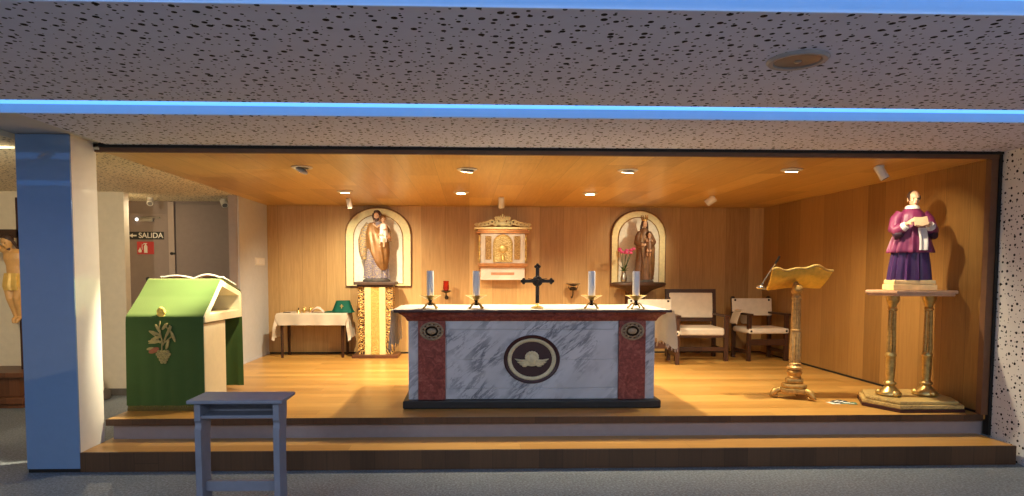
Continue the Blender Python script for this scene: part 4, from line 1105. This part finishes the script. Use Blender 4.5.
# -- wall lamps either side
sl = thing('sanctuary_lamp', 'red glass sanctuary lamp on a wall bracket left of the tabernacle', 'sanctuary lamp', (-.345, 9.60, 1.27))
build(MB().lathe([(.022, 0), (.04, .012), (.046, .05), (.040, .13), (.043, .15), (.036, .15), (.034, .13), (.03, .03), (0, .02)], (-.345, 9.60, 1.305), 24), 'glass', M['red_glass'], sl)
build(MB().lathe([(0, 0), (.02, .0), (.05, .012), (.085, .03), (.08, .036), (.04, .03), (0, .03)], (-.345, 9.60, 1.275), 28), 'dish', M['bronze'], sl)
build(MB().tube([(-.345, 9.60, 1.277), (-.345, 9.62, 1.22), (-.345, 9.70, 1.19), (-.345, 9.79, 1.20)], .009, 8).lathe([(0, 0), (.03, 0), (.03, .01), (0, .014)], (-.345, 9.79, 1.20), 18, axis='-y'), 'bracket', M['bronze'], sl)
build(MB().ell((-.345, 9.60, 1.39), (.011, .011, .026)), 'flame', emit('small_flame', (255, 120, 50), 6), sl)
ol = thing('oil_lamp', 'shallow silver oil lamp on a wall bracket between the altar cross and right niche', 'oil lamp', (1.565, 9.60, 1.34))
build(MB().lathe([(0, 0), (.03, .003), (.07, .02), (.115, .04), (.11, .046), (.06, .032), (0, .02)], (1.565, 9.60, 1.375), 32), 'dish', M['silver'], ol)
build(MB().lathe([(.0, 0), (.05, .0), (.058, .02), (.04, .045), (.03, .05), (0, .05)], (1.565, 9.60, 1.315), 24), 'bowl', M['bronze'], ol)
build(MB().tube([(1.565, 9.60, 1.316), (1.565, 9.61, 1.24), (1.565, 9.70, 1.20), (1.565, 9.79, 1.21)], .009, 8).tube([(1.565, 9.60, 1.33), (1.50, 9.60, 1.35), (1.49, 9.6, 1.39)], .005, 6).tube([(1.565, 9.60, 1.33), (1.63, 9.60, 1.35), (1.64, 9.6, 1.39)], .005, 6), 'bracket', M['bronze'], ol)

# ------------------------------------------------------------------ side table with its cloth and vessels
tbx0, tbx1, ty0, ty1, tz = -2.75, -1.79, 9.28, 9.72, .985
stb = thing('side_table', 'small dark wooden credence table by the left of the back wall', 'table', ((tbx0+tbx1)/2, 9.5, HP))
build(MB().box(tbx0, tbx1, ty0, ty1, tz-.025, tz, .003), 'tabletop', M['dark_wood'], stb)
build(MB().box(tbx0+.03, tbx1-.03, ty0+.02, ty1-.02, tz-.10, tz-.025), 'apron', M['dark_wood'], stb)
for x in (tbx0+.045, tbx1-.045):
    for y in (ty0+.04, ty1-.04):
        build(MB().tube([(x, y, tz-.03), (x, y, HP)], [.026, .020], 4), 'leg', M['dark_wood'], stb)
def tcl(u, v):
    # long axis X with side drops, front drop
    W = (tbx1-tbx0)/2+.006; cx = (tbx0+tbx1)/2; L = .36; s = (u-.5)*2*(W+L)
    D = ty1-ty0+.01; Fd = .17; q = v*(D+Fd)
    fx = 0; z = tz+.0035
    if q <= D: y = ty1-q; dz = 0
    else: y = ty0-.011-.010*math.sin(u*34)*((q-D)/Fd); dz = q-D
    if abs(s) <= W: return (cx+s, y, z-dz)
    sg_ = 1 if s > 0 else -1; p_ = abs(s)-W
    f = p_/L
    if dz > 0:
        # corner: hang as a gathered point
        return (cx+sg_*(W+.012+.05*f+.02*math.sin(dz*30)), y-.03*f+.02*math.sin(f*9), z-max(p_, dz)-.25*dz*f)
    return (cx+sg_*(W+.012+.05*f+.012*math.sin(v*22)*f), y, z-p_)
o = build(MB().grid(tcl, 90, 46, 0, .002), 'table_cloth', M['linen_cream']); tag(o, 'cream cloth over the small table with hanging corners', 'tablecloth')
ZV = tz+.0055
gv = thing('covered_chalice', 'chalice under a dark green veil with a white cross on the side table', 'chalice veil', (-1.86, 9.50, ZV))
def veil(k, z):
    return None
rings = []
for i in range(9):
    f = i/8; z = .0+.175*f; hw = .165-.068*f**.8; hd = .13-.055*f
    ring = []
    for j in range(48):
        a = 2*PI*j/48; c_, s_ = math.cos(a), math.sin(a)
        p4 = (abs(c_)**3+abs(s_)**3)**(-1/3); w = 1+.05*(1-f)*math.cos(9*a)
        ring.append((hw*c_*p4*w, hd*s_*p4*w, z))
    rings.append(ring)
m = MB().loft(rings); build(m, 'veil', M['green_dark'], gv, True)
build(MB().box(-.006, .006, -.118, -.108, .065, .125).box(-.024, .024, -.118, -.108, .092, .104), 'cross', M['embroidery'], gv, True)
build(MB().box(-.25, -.10, -.12, .08, 0.0, .018, .004), 'corporal_burse', M['green_dark'], gv, True)
np_ = thing('folded_napkin', 'pale pink linen napkin standing folded on the side table', 'napkin', (-2.22, 9.45, ZV))
np_.scale = (.85, 1, 1)
build(MB().grid(lambda u, v: (-.11+.22*u, -.06+.12*v, .004+.075*math.sin(u*PI)**.8-.01*math.cos(v*6)*math.sin(u*PI)), 20, 8, 0, .006), 'fold', M['pinkcloth'], np_, True)
for k, (x, y, lb) in enumerate(((-2.42, 9.44, 'small brass cruet left of its twin on the side table'), (-2.34, 9.50, 'small brass cruet nearest the napkin on the side table'))):
    c0 = thing('cruet', lb, 'cruet', (x, y, ZV), 0, 'brass cruets on the side table')
    build(MB().lathe([(0, 0), (.026, 0), (.02, .008), (.03, .03), (.026, .05), (.013, .07), (.018, .085), (.0, .08)], (0, 0, 0), 20), 'body', M['brass'], c0, True)
    build(MB().tube([(.022, 0, .075), (.044, 0, .065), (.042, 0, .04), (.026, 0, .028)], .004, 6), 'handle', M['brass'], c0, True)
o = thing('brass_tray', 'shallow brass tray holding the cruets on the side table', 'tray', (-2.38, 9.47, ZV))
o.name = 'hand_bell'; o['label'] = 'small brass bell on the side table left of the napkin'; o['category'] = 'bell'; o.location = (-2.48, 9.38, ZV)
build(MB().lathe([(.036, 0), (.032, .008), (.022, .03), (.016, .04), (0, .043)], (0, 0, 0), 20), 'bell', M['brass'], o, True)
build(MB().lathe([(0, .043), (.006, .043), (.005, .06), (.009, .07), (0, .078)], (0, 0, 0), 12), 'handle', M['dark_wood'], o, True)
o = thing('glasses_case', 'dark flat case at the left end of the side table', 'case', (-2.66, 9.42, ZV))
build(MB().box(-.05, .05, -.025, .025, 0, .012, .005), 'shell', M['dark_wood'], o, True)
build(MB().box(-.05, .05, -.026, -.0245, .005, .007), 'seam', M['bronze'], o, True)

# ------------------------------------------------------------------ chairs
def armchair(loc, rz):
    t = thing('armchair', 'large dark wooden armchair with cream upholstered seat and tall back', 'chair', loc, rz)
    W, D = .74, .58
    for s in (-1, 1):
        x = s*(W/2-.025)
        build(MB().box(x-.028, x+.028, -D/2, -D/2+.055, 0, .64, .004), 'front_leg', M['dark_wood'], t, True)
        m = MB().prism([(D/2-.055, 0), (D/2, 0), (D/2+.0, .45), (D/2+.06, 1.0), (D/2+.005, 1.0), (D/2-.055, .45)], x-.026, x+.026, 'yz', 0, .003)
        build(m, 'back_post', M['dark_wood'], t, True)
        build(MB().box(x-.036, x+.036, -D/2-.03, D/2+.03, .62, .65, .008), 'arm', M['dark_wood'], t, True)
        build(MB().box(x-.015, x+.015, -D/2+.05, D/2-.05, .12, .17, .003), 'side_stretcher', M['dark_wood'], t, True)
    build(MB().box(-W/2+.04, W/2-.04, -D/2+.01, -D/2+.035, .14, .20, .003), 'front_stretcher', M['dark_wood'], t, True)
    build(MB().box(-W/2+.03, W/2-.03, -D/2+.005, D/2-.03, .33, .38, .004), 'seat_frame', M['dark_wood'], t, True)
    build(MB().box(-W/2+.05, W/2-.05, -D/2-.005, D/2-.04, .355, .47, .035, seg=4), 'seat', M['leather'], t, True)
    rt = Matrix.Rotation(R(-6), 3, 'X'); pv = (0, D/2-.03, .5)
    build(MB().box(-W/2, W/2, D/2-.05, D/2-.005, .94, 1.0, .004, 0, rt, pv).box(-W/2+.03, W/2-.03, D/2-.05, D/2-.005, .52, .575, .004, 0, rt, pv), 'back_rail', M['dark_wood'], t, True)
    build(MB().box(-W/2+.052, W/2-.052, D/2-.068, D/2-.012, .575, .945, .015, 0, rt, pv, 3), 'backrest', M['leather'], t, True)
    return t
armchair((3.28, 9.13, HP), -3)
def studded(loc, rz, label):
    t = thing('studded_chair', label, 'chair', loc, rz, 'studded leather armchairs')
    W, D = .60, .50
    for s in (-1, 1):
        x = s*(W/2-.025)
        build(MB().box(x-.026, x+.026, -D/2, -D/2+.05, 0, .66, .004), 'front_leg', M['dark_wood'], t, True)
        build(MB().prism([(D/2-.05, 0), (D/2, 0), (D/2, .45), (D/2+.05, .87), (D/2+.02, .895), (D/2-.0, .87), (D/2-.05, .45)], x-.024, x+.024, 'yz', 0, .003), 'back_post', M['dark_wood'], t, True)
        build(MB().box(x-.034, x+.034, -D/2-.03, D/2+.02, .645, .672, .006), 'arm', M['dark_wood'], t, True)
        build(MB().box(x-.013, x+.013, -D/2+.05, D/2-.05, .10, .15, .003), 'side_stretcher', M['dark_wood'], t, True)
    build(MB().box(-W/2+.04, W/2-.04, -D/2+.008, -D/2+.03, .22, .31, .003), 'front_stretcher', M['dark_wood'], t, True)
    se = build(MB().box(-W/2-.005, W/2+.005, -D/2-.012, D/2-.04, .385, .465, .028, seg=4), 'seat', M['leather'], t, True)
    rt = Matrix.Rotation(R(-6), 3, 'X'); pv = (0, D/2-.03, .45)
    bk_ = build(MB().box(-W/2-.005, W/2+.005, D/2-.062, D/2-.036, .61, .865, .008, 0, rt, pv), 'backrest', M['leather'], t, True)
    for x in (-W/2+.04, W/2-.04):
        p_ = Vector(pv)+rt @ (V(x, D/2-.064, .84)-Vector(pv))
        build(MB().ell(p_, (.016, .01, .016)), 'stud', M['stud'], bk_, True)
        build(MB().ell((x, -D/2-.013, .425), (.016, .01, .016)), 'stud', M['stud'], se, True)
    return t
ch2 = studded((4.19, 9.08, HP), 4, 'studded cream chair standing in the right corner behind the gilded lectern')
ch3 = dup(ch2); ch3.location = (2.545, 8.75, HP); ch3.rotation_euler.z = R(-3); ch3['label'] = 'studded cream chair mostly hidden behind the altar below the right niche'
cs = thing('folded_cloth', 'folded pale cloth hanging over the arm between the two cream chairs', 'cloth', (3.86, 9.0, HP+.69))
def drape(u, v):
    s = (u-.5)*2
    q = abs(s)*.20
    x = 3.905+(.042+.030*q/.2 if s > 0 else -.042-.06*q/.2)*min(1, abs(s)*6)
    return (x, 8.96+.24*v+.012*math.sin(u*9), HP+.684-max(0, q-.03)*1.0+.004*math.sin(v*7))
build(MB().grid(drape, 30, 14, 0, .007), 'drape', M['linen_cream'], cs)
build(MB().box(3.868, 3.942, 8.97, 9.19, HP+.686, HP+.71, .008), 'fold', M['linen_cream'], cs)

# ------------------------------------------------------------------ standing crucifix left of the column
kx, ky = -5.30, 7.80
pz = thing('wooden_plinth', 'dark wooden plinth at the left edge under the large crucifix', 'plinth', (kx-.05, 7.75, 0))
build(MB().box(kx-.42, kx-.02+.09, 7.56, 8.02, .13, .36, .006), 'body', M['mid_wood'], pz)
build(MB().box(kx-.50, kx+.145, 7.50, 8.08, .36, .42, .012), 'top', M['mid_wood'], pz)
build(MB().box(kx-.50, kx+.145, 7.50, 8.08, .05, .13, .015).box(kx-.46, kx+.12, 7.53, 8.05, 0, .05, .01), 'foot', M['mid_wood'], pz)
cx_ = thing('large_crucifix', 'life-like crucifix with gilded loincloth left of the blue column', 'crucifix', (kx, ky, .42))
build(MB().box(kx-.05, kx+.05, ky-.025, ky+.025, .42, 2.46, .004).box(kx-.72, kx+.72, ky-.025, ky+.025, 1.985, 2.085, .004), 'cross', M['dark_wood'], cx_)
fb = MB(); X0, Y0 = kx-.03, ky-.10
cR, cc = head_shapes(fb, (X0-.035, Y0-.05, 1.93), .15, -20, 22, -8)
rr = []
for z, rx, ry in ((1.44, .10, .08), (1.52, .098, .075), (1.62, .10, .078), (1.72, .128, .095), (1.80, .13, .088), (1.85, .075, .06)):
    rr.append([(X0+rx*math.cos(2*PI*k/20), Y0+.02+ry*math.sin(2*PI*k/20), z) for k in range(20)])
fb.loft(rr)
for s in (-1, 1):
    fb.tube([(X0+s*.09, Y0+.02, 1.82), (X0+s*.30, Y0+.03, 1.92), (X0+s*.52, Y0+.055, 2.02)], [.042, .032, .022], 12)
    hand_shapes(fb, (X0+s*.52, Y0+.055, 2.02), (s*.9, -.05, .3), (0, 1, 0), .10, s, .45)
    fb.tube([(X0+s*.05, Y0+.02, 1.46), (X0+s*.055, Y0-.02, 1.26), (X0+s*.04, Y0-.04, 1.14), (X0+s*.03, Y0+.01, .98), (X0+s*.022, Y0+.03, .86)], [.068, .055, .040, .036, .024], 12)
    fb.tube([(X0+s*.022, Y0+.035, .87), (X0+s*.022, Y0-.01, .83), (X0+s*.018, Y0-.03, .775)], [.026, .028, .014], 10)
def SQ(z): return z if z > 1.80 else 1.80+(z-1.80)*.80
def sqz(mb):
    for v in mb.bm.verts: v.co.z = SQ(v.co.z)
    return mb
build(remesh(sqz(fb), .006, 3), 'figure', M['corpus'], cx_)
m = MB()
for s in (-1, 1): m.ell(cc+cR @ (V(s*.15, -.335, .0)*.15), (.009, .004, .004), cR)
build(m, 'eyes', M['eye'], cx_)
hr = MB(); hr.ell(cc+cR @ (V(0, .12, .20)*.15), (.060, .062, .060))
for s in (-1, 1): hr.tube([cc+cR @ (V(s*.36, .06, .2)*.15), cc+cR @ (V(s*.41, .14, -.2)*.15), cc+cR @ (V(s*.38, .2, -.65)*.15)], [.016, .018, .012], 8)
hr.ell(cc+cR @ (V(0, -.20, -.50)*.15), (.024, .02, .030))
build(remesh(hr, .005, 1, 'hair'), 'hair', M['hair_dark'], cx_)
lo = robe([(1.26, X0+.01, Y0+.0, .125, .09, 1), (1.32, X0, Y0+.005, .13, .098, 1), (1.42, X0, Y0+.015, .128, .10, .9), (1.51, X0, Y0+.02, .120, .094, .6)], 72, .08, 11)
build(sqz(lo), 'loincloth', M['loincloth'], cx_)
build(sqz(MB().tube([(X0+.10, Y0-.02, 1.46), (X0+.13, Y0-.03, 1.38), (X0+.125, Y0-.03, 1.28)], [.03, .034, .02], 10)), 'loincloth_knot', M['loincloth'], cx_)

# stone figure seen between column and ambo
sf = thing('stone_ornament', 'pale stone ornament on a dark round base seen beside the ambo', 'ornament', (-4.66, 8.05, 0))
build(MB().lathe([(0, 0), (.17, 0), (.18, .02), (.17, .09), (.15, .115), (0, .115)], (0, 0, 0), 32), 'base', M['stone'], sf, True)
build(robe([(.11, 0, 0, .105, .09, 1), (.22, .0, 0, .085, .075, 1), (.32, -.005, 0, .055, .05, .6), (.38, -.01, 0, .03, .03, .3), (.41, -.01, 0, .008, .008, 0)], 60, .16, 6, 0, 24, 9), 'carving', M['plaster_stone'], sf, True)

# ------------------------------------------------------------------ light
PW = 3.6
for i, (x, y, ti, tz_, lb) in enumerate(DL):
    tgt = [(-2.75, 6.15, 1.2), (0, 6.9, HP), (1.5, 6.9, HP), (3.4, 6.6, HP), (-1.45, 9.2, HP), (-.1, 8.3, HP), (1.45, 8.4, HP)][i]
    spot(x, y, HC-.05, *tgt, [70, 92, 92, 80, 92, 72, 74][i]*PW, [125, 128, 128, 135, 128, 125, 125][i])
spot(-1.62, 6.19, HC-.06, -2.82, 5.99, 1.38, 1400, 38, blend=1)
spot(-1.66, 8.84, HC-.165, -1.30, 9.6, 1.9, 13, 70, r=.02)
spot(.43, 8.66, HC-.19, 0.5, 9.75, 1.9, 22, 60, r=.02)
spot(3.06, 8.38, HC-.09, 2.55, 9.6, 1.9, 56, 55, r=.02)
spot(3.62, 5.55, HC-.16, 4.13, 5.85, 2.0, 40, 75, r=.015)
w = bpy.data.worlds.new('World'); SC.world = w; w.use_nodes = True
w.node_tree.nodes['Background'].inputs[0].default_value = (.5, .55, .65, 1); w.node_tree.nodes['Background'].inputs[1].default_value = .05
# fill lights added behind the camera to brighten the front of the room
for nx in (-3.2, .4, 3.2):
    l = bpy.data.lights.new('nave_fill_light', 'AREA'); l.shape = 'DISK'; l.size = .9; l.energy = 90; l.color = (.86, .93, 1.0)
    o = bpy.data.objects.new('nave_fill_light', l); COL.objects.link(o); o.location = (nx, -.6, HO-.05); o.rotation_euler = (R(12), 0, 0); o['kind'] = 'helper'
# corridor lamp: the two little spots on its ceiling
spot(-4.30, 8.88, HO-.14, -4.9, 7.4, .6, 90, 130)
spot(-3.75, 4.62, HO-.12, -5.4, 7.8, 1.2, 200, 95)

# ------------------------------------------------------------------ camera
F, CX, CY = 640., 490., 306.2
pit, yaw, rol = -5.44661407e-02, 3.26430969e-02, 1.85454661e-03
fw = V(math.sin(yaw)*math.cos(pit), math.cos(yaw)*math.cos(pit), math.sin(pit)); r0 = V(math.cos(yaw), -math.sin(yaw), 0); u0 = r0.cross(fw)
rt_ = r0*math.cos(rol)+u0*math.sin(rol); up_ = u0*math.cos(rol)-r0*math.sin(rol)
cam = bpy.data.cameras.new('camera'); co = bpy.data.objects.new('camera', cam); COL.objects.link(co)
mw = Matrix((rt_, up_, -fw)).transposed().to_4x4(); mw.translation = V(0, 0, 1.6); co.matrix_world = mw
cam.sensor_fit = 'HORIZONTAL'; cam.sensor_width = 36; cam.lens = F/1024*36
cam.shift_x = (512-CX)/1024; cam.shift_y = (CY-248)/1024
SC.camera = co
SC.view_settings.view_transform = 'Standard'; SC.view_settings.look = 'None'; SC.view_settings.gamma = 1; SC.view_settings.exposure = 0
SC.view_settings.use_curve_mapping = False
